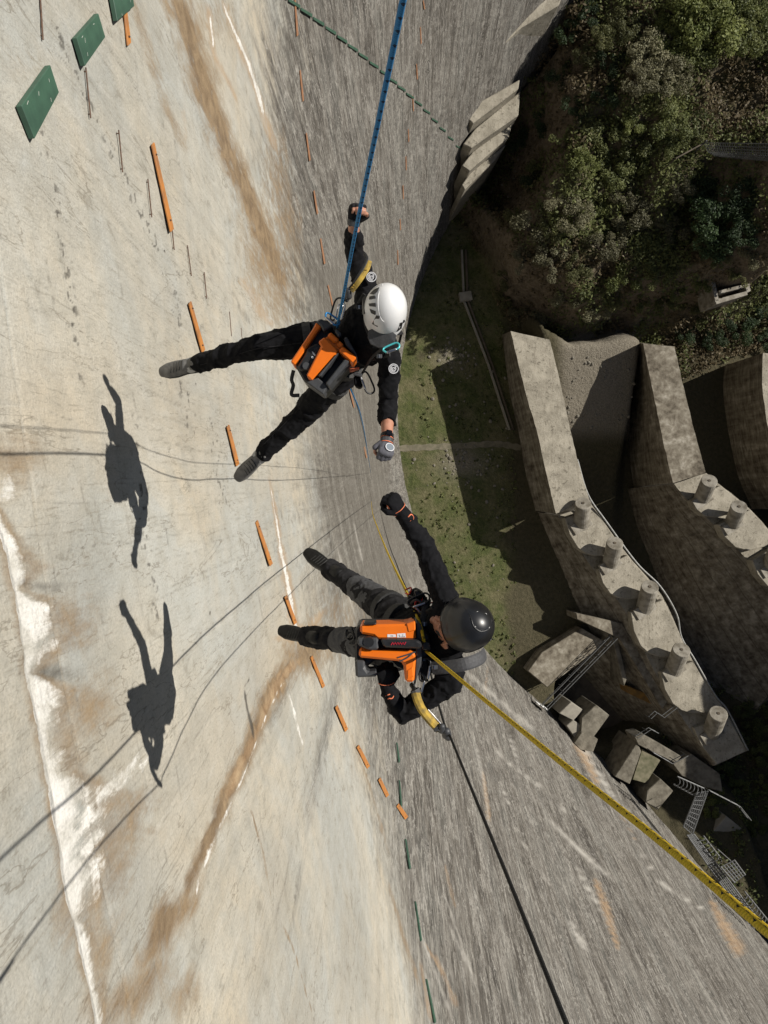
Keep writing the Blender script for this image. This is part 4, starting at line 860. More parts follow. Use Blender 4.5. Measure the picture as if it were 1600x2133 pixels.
def wrinkle(me, amp, freq, seed, axis=None, keep=None):
    """push a cloth mesh into folds"""
    n = len(me.vertices); off = Vector((seed * 3.1, seed * 1.7, seed * .9))
    nn = [v.normal.copy() for v in me.vertices]
    for v, nr in zip(me.vertices, nn):
        p = v.co * freq + off
        f = 1 - 2 * abs(mnoise.noise(p)) ; f = f * f * f + .4 * mnoise.noise(p * 2.7)
        v.co += nr * (amp * (f - .3))
def chain(J, *names): return [P(*J[n]) for n in names]
def interp(a, b, ts): return [a.lerp(b, t) for t in ts]
def hand(bm, wrist, fdir, back, thumb_side, s=1., grow=0., fist=1.0, fingers=True, prox_only=False, skip_palm=False):
    """palm, four curled fingers of unequal length and a thumb leaving the side of the palm"""
    f = fdir.normalized(); n = (back - f * back.dot(f)).normalized(); t = thumb_side - f * thumb_side.dot(f) - n * thumb_side.dot(n); t.normalize()
    if not skip_palm: tube(bm, [wrist, wrist + f * .03 * s, wrist + f * .075 * s, wrist + f * .092 * s], [(.021 * s + grow, .029 * s + grow), (.019 * s + grow, .038 * s + grow), (.018 * s + grow, .043 * s + grow), (.015 * s + grow, .041 * s + grow)], 10, ref=n)
    if fingers:
        for k, (o, L) in enumerate(((.031, 1.0), (.0105, 1.08), (-.0105, 1.0), (-.031, .82))):
            a = wrist + f * (.090 - .004 * abs(k - 1)) * s + t * o * s + n * .004
            d1 = (f * (.45 + .55 * (1 - fist)) - n * .9 * fist).normalized(); d2 = (-f * .55 - n * .75).normalized() * fist + f * (1 - fist); d3 = (-f * .95 + n * .25).normalized() * fist + f * (1 - fist)
            p1 = a + d1 * .043 * L * s; p2 = p1 + d2 * .028 * L * s; p3 = p2 + d3 * .022 * L * s
            pts = [a - f * .012 * s, a, p1] + ([] if prox_only else [p2, p3]); r = [.0105 * s + grow, .0108 * s + grow, .0095 * s + grow, .0088 * s + grow, .0075 * s + grow][:len(pts)]
            tube(bm, pts, r, 8)
        b0 = wrist + f * .028 * s + t * .030 * s - n * .006; b1 = b0 + (f * .6 + t * .62 - n * .35).normalized() * .042 * s; b2 = b1 + (f * .62 - t * .30 - n * .75).normalized() * .032 * s; b3 = b2 + (f * .1 - t * .85 - n * .45).normalized() * .024 * s
        pts = [b0, b1] if prox_only else [b0, b1, b2, b3]; tube(bm, pts, [.014 * s + grow, .0125 * s + grow, .011 * s + grow, .0095 * s + grow][:len(pts)], 8)
    return f, n, t
def head(bm, c, up, fw, s=1.):
    up = up.normalized(); fw = (fw - up * fw.dot(up)).normalized(); sd = up.cross(fw)
    ellipsoid(bm, c + up * .03 * s - fw * .005, sd * .076 * s, fw * .094 * s, up * .10 * s, 16, 12)
    ellipsoid(bm, c - up * .045 * s + fw * .022, sd * .058 * s, fw * .066 * s, up * .075 * s, 14, 10)
    tube(bm, [c + fw * .088 * s + up * .012 * s, c + fw * .108 * s - up * .022 * s, c + fw * .09 * s - up * .03 * s], [.009, .014, .010], 8)      # nose
    ellipsoid(bm, c + fw * .084 * s - up * .062 * s, sd * .026, fw * .010, up * .007, 10, 6); ellipsoid(bm, c + fw * .082 * s - up * .074 * s, sd * .022, fw * .010, up * .007, 10, 6)  # lips
    ellipsoid(bm, c + fw * .078 * s - up * .10 * s, sd * .024, fw * .020, up * .018, 10, 6)                                                      # chin
    for q in (-1, 1):
        e = c + sd * (.078 * q) - fw * .012 - up * .012; tube(bm, smooth_path([e + up * .028, e + up * .03 - fw * .016 + sd * .008 * q, e - fw * .02 + sd * .012 * q, e - up * .028 - fw * .006 + sd * .004 * q], 3), .0065, 6)
        ellipsoid(bm, e - fw * .006, sd * .006, fw * .014, up * .024, 8, 6)
        ellipsoid(bm, c + fw * .082 * s + sd * .032 * q + up * .028 * s, sd * .024, fw * .012, up * .009, 8, 6)                                  # brow
    return sd, fw, up
def torso_pts(J):
    nk, pv = P(*J['neck']), P(*J['pelvis']); sh = P(*J['rsh']) - P(*J['lsh']); hp = P(*J['rhip']) - P(*J['lhip'])
    return nk, pv, sh.normalized(), hp.normalized()
def figure(t, J, spec):
    """body, shirt and trousers of one climber; every joint is where the photograph shows it"""
    nk, pv, sd, hd = torso_pts(J); R = P(*J['rsh']); L = P(*J['lsh']); rh, lh = P(*J['rhip']), P(*J['lhip'])
    def torso(bm, g):
        c = nk.lerp(pv, .12)
        tube(bm, [nk.lerp(pv, q) for q in (.02, .14, .34, .58, .8, 1.0)], [(.10 + g, .08 + g), (.165 + g, .105 + g), (.175 + g, .118 + g), (.15 + g, .112 + g), (.155 + g, .118 + g), (.16 + g, .12 + g)], 18, ref=sd)
        for S_ in (R, L): tube(bm, [c, S_.lerp(c, .1), S_], [.09 + g, .074 + g, .062 + g], 12)
    def arm(bm, a, e, w_, r, end=1.0):
        A, E, Wr = P(*J[a]), P(*J[e]), P(*J[w_]); pts = interp(A, E, (0, .35, .8)) + [E] + interp(E, Wr, (.25, .6, 1.0))
        rr = [r[0], r[0] * .97, r[1], r[1] * .98, r[2], r[3], r[4]]
        if end < 1: pts = pts[:-1] + [E.lerp(Wr, end)]
        tube(bm, pts, rr, 14)
    def leg(bm, h, k, a, r, end=1.0):
        H, K, A = P(*J[h]), P(*J[k]), P(*J[a]); tube(bm, interp(H, K, (0, .3, .7)) + [K] + interp(K, A, (.3, .65, end)), [r[0], r[0] * .96, r[1] * 1.1, r[1], r[2], r[2] * .9, r[3]], 16)
    # one continuous body
    bm = bmesh.new(); torso(bm, -.022)
    hc = P(*J['head']); up, fw = spec['up'], spec['fw']; head(bm, hc, up, fw, .94)
    tube(bm, [nk - (hc - nk) * .15, hc - up.normalized() * .03], [.062, .058], 12)
    for a, e, w_ in (('rsh', 'rel', 'rwr'), ('lsh', 'lel', 'lwr')): arm(bm, a, e, w_, (.052, .043, .043, .037, .029))
    for h, k, a in (('rhip', 'rkn', 'ran'), ('lhip', 'lkn', 'lan')): leg(bm, h, k, a, (.085, .06, .055, .042))
    tube(bm, [rh, pv, lh], [.09, .11, .09], 12)
    for q in ('r', 'l'):
        wr, fi = P(*J[q + 'wr']), P(*J[q + 'fi']); hand(bm, wr, fi - wr, spec[q + 'back'], spec[q + 'thumb'], fist=spec.get(q + 'fist', 1.0))
        an, to = P(*J[q + 'an']), P(*J[q + 'toe']); ff = (to - an).normalized(); un = (-FWD + FWD.dot(ff) * ff).normalized(); tube(bm, [an, an + ff * .03 - un * .03, an + ff * .10 - un * .035, an + ff * .16 - un * .036], [.036, .030, .024, .016], 10)
    obj('body', remesh(bm, .0055, 2), m_skin, t)
    # shirt
    bm = bmesh.new(); torso(bm, .004)
    for q in ('r', 'l'): arm(bm, q + 'sh', q + 'el', q + 'wr', spec['sleeve'], spec[q + 'cuff'])
    me = remesh(bm, .0075, 3); wrinkle(me, .010, 11, 2); wrinkle(me, .004, 26, 5); sh = obj('shirt', me, m_black, t)
    bm = bmesh.new(); tube(bm, [nk + (hc - nk) * .05, nk + (hc - nk) * .32], [.075, .07], 14); obj('collar', bm, m_black, sh, True)
    # trousers
    bm = bmesh.new(); tube(bm, [nk.lerp(pv, .82), pv, pv + (pv - nk) * .12], [(.158, .122), (.168, .13), (.13, .11)], 16, ref=hd); tube(bm, [rh, pv, lh], [.11, .12, .11], 14)
    for q in ('r', 'l'): leg(bm, q + 'hip', q + 'kn', q + 'an', spec['leg'], spec['hem'])
    me = remesh(bm, .0085, 3); wrinkle(me, .014, 7, 7); wrinkle(me, .005, 19, 9); tr = obj('trousers', me, spec['trousers'], t)
    return sh, tr
def shoe(t, an, to, upv, m_up, high=False, nm='shoe', lace=True, s=1., kn=None):
    """heel to toe upper on a sole, with laces"""
    f = (to - an); L = .285 * s; f.normalize(); n = (upv - f * upv.dot(f)).normalized(); sd = n.cross(f); heel = an - f * .055 * s - n * .052 * s
    bm = bmesh.new(); tube(bm, [heel + f * x * s + n * z * s for x, z in ((.0, .045), (.035, .05), (.10, .050), (.165, .036), (.225, .026), (.268, .020))], [(.044 * s, .030 * s), (.052 * s, .038 * s), (.049 * s, .043 * s), (.038 * s, .048 * s), (.029 * s, .047 * s), (.020 * s, .034 * s)], 14, ref=n)
    hi = .13 if high else .045; cd_ = ((kn - an).normalized() * .8 + n * .35).normalized() if kn is not None else n
    tube(bm, [heel + f * .045 * s + n * .05 * s, an + cd_ * hi * .5, an + cd_ * hi], [.045 * s, .045 * s, .042 * s], 12)
    up_ = obj(nm, remesh(bm, .005, 3), m_up, t)
    so_ = []
    for x, w_ in ((-.02, .022), (.0, .034), (.06, .038), (.11, .036), (.18, .046), (.235, .043), (.268, .030), (.285, .012)): so_.append((x, w_))
    pts = [heel + f * x * s + sd * w_ * s + n * .012 * s for x, w_ in so_] + [heel + f * x * s - sd * w_ * s + n * .012 * s for x, w_ in so_[::-1]]
    obj('sole', prism(pts, -n * .026 * s, .004), m_sole, up_)
    if lace:
        for k in range(5):
            c = heel + f * (.095 + .022 * k) * s + n * (.101 - .0085 * k) * s; w_ = .027 * s
            bm = bmesh.new(); tube(bm, smooth_path([c - sd * w_ - n * .008, c + n * .001, c + sd * w_ - n * .008 + f * .012], 3), .0032, 5); obj('lace', bm, m_sole, up_)
    return up_
def ring_flat(c, u, v, r0, r1, th, n=28, a0=0, a1=2 * math.pi, squash=1.):
    bm = bmesh.new(); w_ = u.cross(v).normalized(); full = abs(a1 - a0 - 2 * math.pi) < 1e-3; rows = []
    for k in range(n + (0 if full else 1)):
        a = a0 + (a1 - a0) * k / n; d = u * math.cos(a) * squash + v * math.sin(a)
        rows.append([bm.verts.new(c + d * r + w_ * h) for r, h in ((r0, th), (r1, th), (r1, -th), (r0, -th))])
    m = len(rows)
    for k in range(m if full else m - 1):
        a, b = rows[k], rows[(k + 1) % m]
        for j in range(4): bm.faces.new((a[j], a[(j + 1) % 4], b[(j + 1) % 4], b[j]))
    bmesh.ops.recalc_face_normals(bm, faces=bm.faces); return bm
def emblem(parent, px, py, zc, rpx, squash=1.):
    """round sleeve badge of white rings"""
    c = P(px, py, zc); r = rpx * zc / 1600; u, v = RIGHT, UP; n = -FWD; bm = bmesh.new()
    tube(bm, [c - n * .006, c], [r * 1.02, r * 1.02], 28, cap='flat'); base = obj('badge', bm, m_black, parent)
    c = c + n * .001
    obj('ring', ring_flat(c, u, v, r * .86, r, .0012), m_wmk, base)
    obj('ring', ring_flat(c, u, v, r * .62, r * .74, .0012, 20, .5, 5.2), m_wmk, base)
    obj('ring', ring_flat(c, u, v, r * .38, r * .52, .0012, 18, 2.2, 7.4), m_wmk, base)
    obj('ring', ring_flat(c, u, v, r * .14, r * .28, .0012, 16, -.6, 4.6), m_wmk, base)
    return base
def strap(name, pts, wd, th, m, parent, ref=None, n=5):
    pp = smooth_path(pts, n); bm = bmesh.new(); tube(bm, pp, [(th, wd)] * len(pp), 8, ref=ref if ref is not None else -FWD, cap='flat'); return obj(name, bm, m, parent)
def carabiner(name, px, py, zc, ang, L, m, label, group=None, r=.0055):
    c = P(px, py, zc); a = math.radians(ang); u = RIGHT * math.cos(a) + UP * math.sin(a); v = (UP * math.cos(a) - RIGHT * math.sin(a)) * .8 + FWD * .35
    w_ = L * .52; t = thing(name, c, label, 'carabiner', group)
    pts = [c + u * x * L + v * y * w_ for x, y in ((-.35, -.5), (.3, -.5), (.48, -.25), (.5, .15), (.35, .45), (-.1, .42), (-.42, .3), (-.5, 0))]
    pp = smooth_path(pts + [pts[0]], 4); bm = bmesh.new(); tube(bm, pp, r, 7, cap=None); obj('frame', bm, m, t, True)
    bm = bmesh.new(); tube(bm, [c + u * -.3 * L - v * .5 * w_, c + u * .2 * L - v * .5 * w_], r * 1.35, 8); obj('gate', bm, m_alu, t, True); return t

# ---------------------------------------------------------------- climber with the white helmet
J1_ = dict(head=(800, 660, 4.20), neck=(785, 676, 4.33), pelvis=(697, 742, 4.72), rsh=(765, 610, 4.36), rel=(737, 522, 4.46), rwr=(737, 466, 4.28), rfi=(745, 424, 4.22),
           lsh=(812, 745, 4.36), lel=(808, 838, 4.46), lwr=(806, 916, 4.30), lfi=(803, 955, 4.24), rhip=(680, 706, 4.75), lhip=(709, 776, 4.75), rkn=(540, 722, 4.72), ran=(400, 760, 4.95), rtoe=(312, 776, 5.0),
           lkn=(640, 855, 4.98), lan=(541, 951, 5.15), ltoe=(487, 1004, 5.2))
t1 = thing('person', P(*J1_['pelvis']), 'climber in black clothes with white helmet and grey shoes hanging from the blue rope', 'person', 'climbers hanging in front of the dam')
up1 = (-FWD * 1 + UP * .10 + RIGHT * .06).normalized()
sh1, tr1 = figure(t1, J1_, dict(up=up1, fw=-UP * 1 - RIGHT * .12, rback=FWD * .8 + UP * .5 - RIGHT * .3, rthumb=RIGHT, lback=-FWD * 1 + RIGHT * .3, lthumb=-RIGHT, sleeve=(.066, .058, .056, .05, .046), rcuff=.66, lcuff=.42, leg=(.112, .082, .07, .058), hem=.90, trousers=m_black))
# fingerless gloves
for q, lab in (('r', 'fingerless dark glove on the raised fist'), ('l', 'grey fingerless glove with orange cuff edge')):
    wr, fi = P(*J1_[q + 'wr']), P(*J1_[q + 'fi']); bm = bmesh.new(); bk = (FWD * .8 + UP * .5 - RIGHT * .3) if q == 'r' else -FWD + RIGHT * .3; th_ = RIGHT if q == 'r' else -RIGHT
    f, n, tt_ = hand(bm, wr, fi - wr, bk, th_, 1., .005, prox_only=True); g = obj('glove', remesh(bm, .004, 2), m_gglv if q == 'l' else m_char, t1); g['label'] = lab
    c = wr + f * .004; bm = bmesh.new(); tube(bm, [c - f * .012, c + f * .02], [(.029, .037), (.029, .040)], 14, ref=n, cap='flat'); obj('cuff', bm, m_dgr, g)
    if q == 'l':
        for o in (-.014, .020): bm = bmesh.new(); tube(bm, [c + f * o, c + f * (o + .004)], [(.0305, .0385), (.0305, .0405)], 14, ref=n, cap='flat'); obj('piping', bm, m_omk, g)
        pc = wr + f * .062 + n * .0255 - tt_ * .012; obj('knuckle_pad', ring_flat(pc, f, n.cross(f), .0, .022, .0025, 20), mat('pad_grey', (.19, .22, .25), .5), g); obj('pad_edge', ring_flat(pc + n * .0012, f, n.cross(f), .022, .026, .002, 24), m_wmk, g)
shoe(t1, P(*J1_['ran']), P(*J1_['rtoe']), -FWD * 1 + UP * .05, m_shoe, s=1.06, kn=P(*J1_['rkn'])); shoe(t1, P(*J1_['lan']), P(*J1_['ltoe']), -FWD + RIGHT * .25, m_shoe, s=1.06, kn=P(*J1_['lkn']))
for q in ('ran', 'lan'):
    k = 'rkn' if q[0] == 'r' else 'lkn'; A, K = P(*J1_[q]), P(*J1_[k]); bm = bmesh.new(); tube(bm, [A.lerp(K, -.02), A.lerp(K, .14)], [.050, .049], 12); obj('sock', bm, m_sock, t1, True)
# watch
A, B_ = P(*J1_['lel']), P(*J1_['lwr']); c = A.lerp(B_, .93); f = (B_ - A).normalized(); n = (-FWD + RIGHT * .25); n = (n - f * n.dot(f)).normalized()
bm = bmesh.new(); tube(bm, [c - f * .012, c + f * .012], .0385, 16, cap='flat'); wt = obj('watch_strap', bm, m_blk, t1)
obj('watch_case', box(c + n * .040, f * .019, f.cross(n) * .017, n * .006, bev=.004), m_lens, wt)
# helmet
def helmet(t, c, up, fw, rx, ry, rz, m, name='helmet', brim=0., low=-.32):
    up = up.normalized(); fw = (fw - up * fw.dot(up)).normalized(); sd = up.cross(fw); bm = bmesh.new(); nu, nv = 40, 18; rows = []
    for j in range(nv + 1):
        ph = math.pi / 2 - (math.pi / 2 - math.asin(low)) * j / nv
        row = []
        for k in range(nu):
            a = 2 * math.pi * k / nu; cx, cy = math.cos(a), math.sin(a); e = 1 + .04 * max(0, cy) * math.cos(ph)
            lo = 1. if j < nv - 1 else 1.03 + brim * max(0, cy) ** 2
            row.append(bm.verts.new(c + sd * (rx * cx * math.cos(ph) * lo) + fw * (ry * e * cy * math.cos(ph) * lo) + up * (rz * math.sin(ph))))
        rows.append(row)
    for j in range(nv):
        for k in range(nu):
            if j == 0 and False: pass
            bm.faces.new((rows[j][k], rows[j + 1][k], rows[j + 1][(k + 1) % nu], rows[j][(k + 1) % nu]))
    bmesh.ops.remove_doubles(bm, verts=bm.verts, dist=.0008)
    bmesh.ops.solidify(bm, geom=bm.faces[:], thickness=.012); bmesh.ops.recalc_face_normals(bm, faces=bm.faces)
    out = max(max((v.co - c).dot(up) for v in bm.verts) - rz, 0); o = obj(name, bm, m, t, True)
    def hit(px, py, lift=.002):
        lift += out
        d = ray(px, py); Mi = Matrix((sd / rx, fw / ry, up / rz)); o_ = Mi @ (CAM - c); dd = Mi @ d
        a, b, cc = dd.dot(dd), 2 * o_.dot(dd), o_.dot(o_) - 1; disc = max(0, b * b - 4 * a * cc); p = CAM + d * ((-b - math.sqrt(disc)) / (2 * a)); nn = (p - c); nn = (sd * (nn.dot(sd) / rx ** 2) + fw * (nn.dot(fw) / ry ** 2) + up * (nn.dot(up) / rz ** 2)).normalized()
        return p + nn * lift, nn
    return o, hit
hc1 = P(803, 646, 4.16)
hel1, hit1 = helmet(t1, hc1, (-FWD + UP * .16 + RIGHT * .05), -UP - RIGHT * .10, .106, .122, .165, m_wht, 'helmet', .10)
hel1['label'] = 'white climbing helmet with dark side vents'
def vent(poly, m=m_blk, nm='vent', lift=.0035, parent=hel1, hit=hit1, th=.002):
    pp = [hit(*p, lift) for p in poly]; n = sum((q[1] for q in pp), Vector()).normalized(); return obj(nm, prism([q[0] + n * .0012 for q in pp], -n * th), m, parent)
cr = lambda x, y: (560 + x / 4.706, 360 + y / 4.706)
for pl in ([(1050, 1165), (1095, 1145), (1080, 1180), (1045, 1205), (1015, 1200)], [(1010, 1225), (1055, 1215), (1062, 1240), (1008, 1250)], [(1005, 1285), (1060, 1278), (1065, 1312), (1010, 1308)], [(1012, 1330), (1062, 1350), (1060, 1382), (1025, 1368)], [(1068, 1388), (1098, 1392), (1078, 1490), (1030, 1462)], [(945, 1240), (985, 1205), (968, 1380), (945, 1385)], [(1268, 1455), (1290, 1450), (1275, 1530), (1238, 1532)], [(1300, 1430), (1308, 1430), (1308, 1450), (1296, 1456)]): vent([cr(*p) for p in pl])
for k in range(6): vent([cr(1118 + 13 * k, 1512 + 3.2 * k), cr(1126 + 13 * k, 1514 + 3.2 * k), cr(1126 + 13 * k, 1523 + 3.2 * k), cr(1118 + 13 * k, 1521 + 3.2 * k)], m_blk, 'print', .0016)
vent([cr(1102, 1503), cr(1110, 1505), cr(1108, 1520), cr(1100, 1518)], m_blk, 'print', .0016)
rp = [hit1(*cr(*p), .001)[0] for p in ((1120, 1115), (1088, 1200), (1082, 1300), (1100, 1400), (1135, 1445), (1235, 1465))]
bm = bmesh.new(); tube(bm, smooth_path(rp, 5), .0022, 6); obj('ridge', bm, m_wht, hel1, True)
# cap peak under the helmet, strap
pp = [P(*q) for q in ((768, 690, 4.17), (766, 705, 4.18), (772, 719, 4.20), (790, 727, 4.21), (808, 726, 4.20), (822, 716, 4.19), (826, 700, 4.17), (800, 680, 4.13))]
obj('cap_peak', prism([q - FWD * .03 for q in pp], FWD * .012, .003), m_gw, t1)
strap('chin_strap', [P(762, 650, 4.2), P(760, 672, 4.26), P(770, 700, 4.28), P(790, 712, 4.30)], .008, .002, m_web, t1)
emblem(sh1, 774, 577, 4.268, 10.5); emblem(sh1, 820, 768, 4.29, 10.5)
# harness
for pts, wd, m in (([P(762, 615, 4.27), P(735, 660, 4.38), P(712, 700, 4.52)], .022, m_web), ([P(812, 735, 4.27), P(775, 745, 4.38), P(735, 755, 4.52)], .022, m_web), ([P(822, 690, 4.30), P(836, 690, 4.42), P(830, 720, 4.42)], .03, m_char)): strap('shoulder_strap', pts, wd, .004, m, t1)
nk, pv, sd_, hd_ = torso_pts(J1_); bm = bmesh.new(); c = nk.lerp(pv, .84); ax = (pv - nk).normalized(); tube(bm, [c - ax * .03, c + ax * .03], [(.182, .142)] * 2, 24, ref=sd_, cap='flat'); obj('waist_belt', bm, m_web, t1)
for q in ('r', 'l'):
    H, K = P(*J1_[q + 'hip']), P(*J1_[q + 'kn']); d = (K - H).normalized(); c = H.lerp(K, .28); bm = bmesh.new(); tube(bm, [c - d * .025, c + d * .025], [.118, .112], 18, cap='flat'); obj('leg_loop', bm, m_web, t1)

# ---------------------------------------------------------------- climber with the black helmet
J2_ = dict(head=(941, 1313, 3.92), neck=(938, 1338, 4.02), pelvis=(822, 1322, 4.42), rsh=(930, 1252, 4.02), rel=(886, 1142, 4.04), rwr=(838, 1068, 3.94), rfi=(815, 1035, 3.90),
           lsh=(940, 1418, 4.02), lel=(838, 1488, 4.10), lwr=(806, 1432, 4.02), lfi=(803, 1396, 3.99), rhip=(838, 1288, 4.46), lhip=(830, 1358, 4.46), rkn=(768, 1240, 4.78), ran=(688, 1186, 5.04), rtoe=(640, 1148, 5.12),
           lkn=(735, 1336, 4.80), lan=(640, 1326, 5.02), ltoe=(588, 1315, 5.10))
t2 = thing('person', P(*J2_['pelvis']), 'climber in black with round black helmet and boots, one arm folded at the orange ascender', 'person', 'climbers hanging in front of the dam')
up2 = (-FWD + UP * .05 + RIGHT * .42).normalized()
sh2, tr2 = figure(t2, J2_, dict(up=up2, fw=UP * .62 - RIGHT * .8, rback=-FWD * .7 + RIGHT * .7, rthumb=-RIGHT, lback=-FWD, lthumb=RIGHT, sleeve=(.068, .060, .058, .05, .044), rcuff=.9, lcuff=.85, leg=(.112, .086, .074, .064), hem=1.0, lfist=.8, trousers=m_char))
for q in ('r', 'l'):
    wr, fi, el = P(*J2_[q + 'wr']), P(*J2_[q + 'fi']), P(*J2_[q + 'el']); bm = bmesh.new(); bk = (-FWD * .7 + RIGHT * .7) if q == 'r' else -FWD; th_ = -RIGHT if q == 'r' else RIGHT
    f, n, tt_ = hand(bm, wr, fi - wr, bk, th_, 1.03, .0045, fist=1. if q == 'r' else .8); a = (el - wr).normalized(); tube(bm, [wr - f * -.01, wr + a * .035, wr + a * .07], [.037, .043, .046], 14)
    g = obj('glove', remesh(bm, .004, 2), m_black, t2); g['label'] = 'black full-finger glove with orange cuff curl'
    c = wr + a * .04; s_ = a.cross(n).normalized()
    cur = [c + s_ * x * .001 + a * y * .001 + n * (.0445 - .00022 * x * x * .12) for x, y in ((18, -16), (2, -20), (-14, -12), (-16, 4), (-4, 10), (10, 4), (22, 14))]
    bm = bmesh.new(); tube(bm, smooth_path(cur, 5), .0035, 6); obj('orange_curl', bm, m_omk, g, True)
    k = wr + f * .03; bm = bmesh.new(); tube(bm, smooth_path([k + tt_ * -.042 + n * .004, k + n * .0265 - tt_ * .02, k + n * .0275 + tt_ * .02, k + tt_ * .043 + n * .004], 4), .0022, 5); obj('piping', bm, m_omk, g, True)
    if q == 'r': ellipsoid_bm = bmesh.new(); ellipsoid(ellipsoid_bm, wr + f * .05 + tt_ * .034 - n * .012, f * .045, tt_ * .014, n * .016); obj('palm_patch', ellipsoid_bm, m_omk, g, True)
shoe(t2, P(*J2_['ran']), P(*J2_['rtoe']), -FWD * .9 + UP * .3 , m_boot, True, 'boot', True, 1.06, P(*J2_['rkn'])); shoe(t2, P(*J2_['lan']), P(*J2_['ltoe']), -FWD + UP * .1, m_boot, True, 'boot', True, 1.06, P(*J2_['lkn']))
for q in ('r', 'l'):                                   # knee panels
    H, K, A = P(*J2_[q + 'hip']), P(*J2_[q + 'kn']), P(*J2_[q + 'an']); bm = bmesh.new(); tube(bm, interp(H, K, (.72, .88)) + [K] + interp(K, A, (.14, .28)), [.092, .093, .0915, .088, .082], 16); me = remesh(bm, .008, 2); wrinkle(me, .006, 14, 4); obj('knee_panel', me, m_gw, tr2)
    c = H.lerp(K, .40); d = (K - H).normalized(); bm = bmesh.new(); tube(bm, [c - d * .025, c + d * .025], [.116, .112], 18, cap='flat'); obj('leg_loop', bm, m_web, t2)
hc2 = P(972, 1302, 3.88)
hel2, hit2 = helmet(t2, hc2, (-FWD + RIGHT * .58 + UP * .10), UP * .55 - RIGHT * .83, .120, .122, .142, m_hlm, 'helmet', .05, -.18)
hel2['label'] = 'smooth black rescue helmet with raised crown panel'
cr4 = lambda x, y: (720 + x / 5, 1200 + y / 5)
for pts in ([(1160, 260), (1230, 330), (1300, 430), (1330, 520), (1400, 570), (1480, 540), (1510, 480)], [(1010, 470), (1030, 380), (1100, 290), (1170, 230)], [(1120, 720), (1260, 770), (1400, 720), (1500, 640)], [(1060, 290), (1050, 400), (1075, 500)]):
    rp = [hit2(*cr4(*p), .0005)[0] for p in pts]; bm = bmesh.new(); tube(bm, smooth_path(rp, 5), .0028, 6); obj('seam', bm, m_hlm, hel2, True)
pp = [hit2(*cr4(*p), .003) for p in ((1290, 440), (1360, 380), (1450, 400), (1505, 470), (1480, 540), (1410, 565), (1340, 530))]
obj('crown_panel', prism([q[0] for q in pp], -sum((q[1] for q in pp), Vector()).normalized() * .006, .002), m_hlm, hel2, False)
for pl in ([(1355, 775), (1410, 745), (1412, 752), (1358, 784)], [(1320, 818), (1368, 805), (1370, 812), (1322, 826)]): pass
un, fn = (-FWD + RIGHT * .58 + UP * .10).normalized(), UP * .55 - RIGHT * .83; fn = (fn - un * fn.dot(un)).normalized(); sn = un.cross(fn)
rim = [hc2 - un * .028 + sn * (.126 * math.cos(k_ * math.pi / 16)) + fn * (.131 * math.sin(k_ * math.pi / 16)) for k_ in range(33)]; bm = bmesh.new(); tube(bm, rim, [(.011, .006)] * 33, 8, ref=un, cap=None); obj('rim', bm, m_blk, hel2, True)
for s_ in (-1, 1):
    pp = [hc2 + un * (.020 + .012 * math.sin(q_)) + sn * (s_ * .122 * math.cos(q_)) + fn * (.126 * math.sin(q_)) for q_ in np.linspace(-1.0, .7, 9)]; bm = bmesh.new(); tube(bm, pp, [(.010, .006)] * 9, 8, ref=un); obj('side_rail', bm, m_blk, hel2, True)
pp = [hc2 + un * (.144 * math.cos(q_)) + fn * (.125 * math.sin(q_)) for q_ in np.linspace(-1.25, .9, 14)]; bm = bmesh.new(); tube(bm, pp, [(.007, .026)] * 14, 10, ref=un); obj('crown_ridge', bm, m_hlm, hel2, True)
strap('chin_strap', [hc2 - un * .02 + sn * .11 + fn * .03, hc2 - un * .10 + sn * .095 + fn * .06, hc2 - un * .16 + sn * .03 + fn * .09], .009, .002, m_web, t2)
strap('shoulder_strap', [P(900, 1392, 3.97), P(930, 1390, 3.93), P(970, 1383, 3.90), P(1000, 1372, 3.95), P(1010, 1362, 4.05)], .034, .008, m_gw, t2)
strap('shoulder_strap', [P(905, 1270, 4.0), P(880, 1285, 4.12), P(855, 1300, 4.25)], .022, .004, m_web, t2)
strap('chest_strap', [P(888, 1250, 4.08), P(880, 1330, 4.05), P(885, 1420, 4.05)], .02, .004, m_web, t2)
nk, pv, sd_, hd_ = torso_pts(J2_); c = nk.lerp(pv, .84); ax = (pv - nk).normalized(); bm = bmesh.new(); tube(bm, [c - ax * .03, c + ax * .03], [(.184, .144)] * 2, 24, ref=sd_, cap='flat'); obj('waist_belt', bm, m_web, t2)

# ================================================================== POWERED ROPE ASCENDERS
def px_prism(pl, z0, z1, m, nm, par, bev=.004, cv=None):
    pp = [P(*(cv(*p) if cv else p), z0) for p in pl]; return obj(nm, prism(pp, FWD * (z1 - z0), bev), m, par)
# --- on the white-helmeted climber
k5 = lambda x, y: (580 + x / 7.273, 620 + y / 7.273)
a1 = thing('rope_ascender', P(675, 745, 4.45), 'tilted orange and black powered ascender with dial slot and open black handle frame', 'ascender', 'powered ascenders on the climbing ropes')
px_prism([(240, 1010), (560, 370), (760, 480), (1180, 900), (1120, 990), (760, 1400), (680, 1470), (380, 1260)], 4.34, 4.52, m_blk, 'chassis', a1, .010, k5)
px_prism([(600, 665), (700, 590), (890, 780), (905, 820), (500, 1255), (420, 1180), (530, 960), (650, 740)], 4.25, 4.45, m_org, 'front_cover', a1, .008, k5)
px_prism([(690, 620), (780, 560), (1120, 860), (1080, 960), (900, 810), (520, 1200), (450, 1150)], 4.275, 4.45, m_org, 'inner_shell', a1, .006, k5)
px_prism([(905, 800), (985, 740), (1190, 905), (1110, 985)], 4.25, 4.42, m_org, 'cover_arm', a1, .008, k5)
px_prism([(735, 580), (790, 515), (925, 635), (850, 695)], 4.26, 4.42, m_org, 'latch_cover', a1, .008, k5)
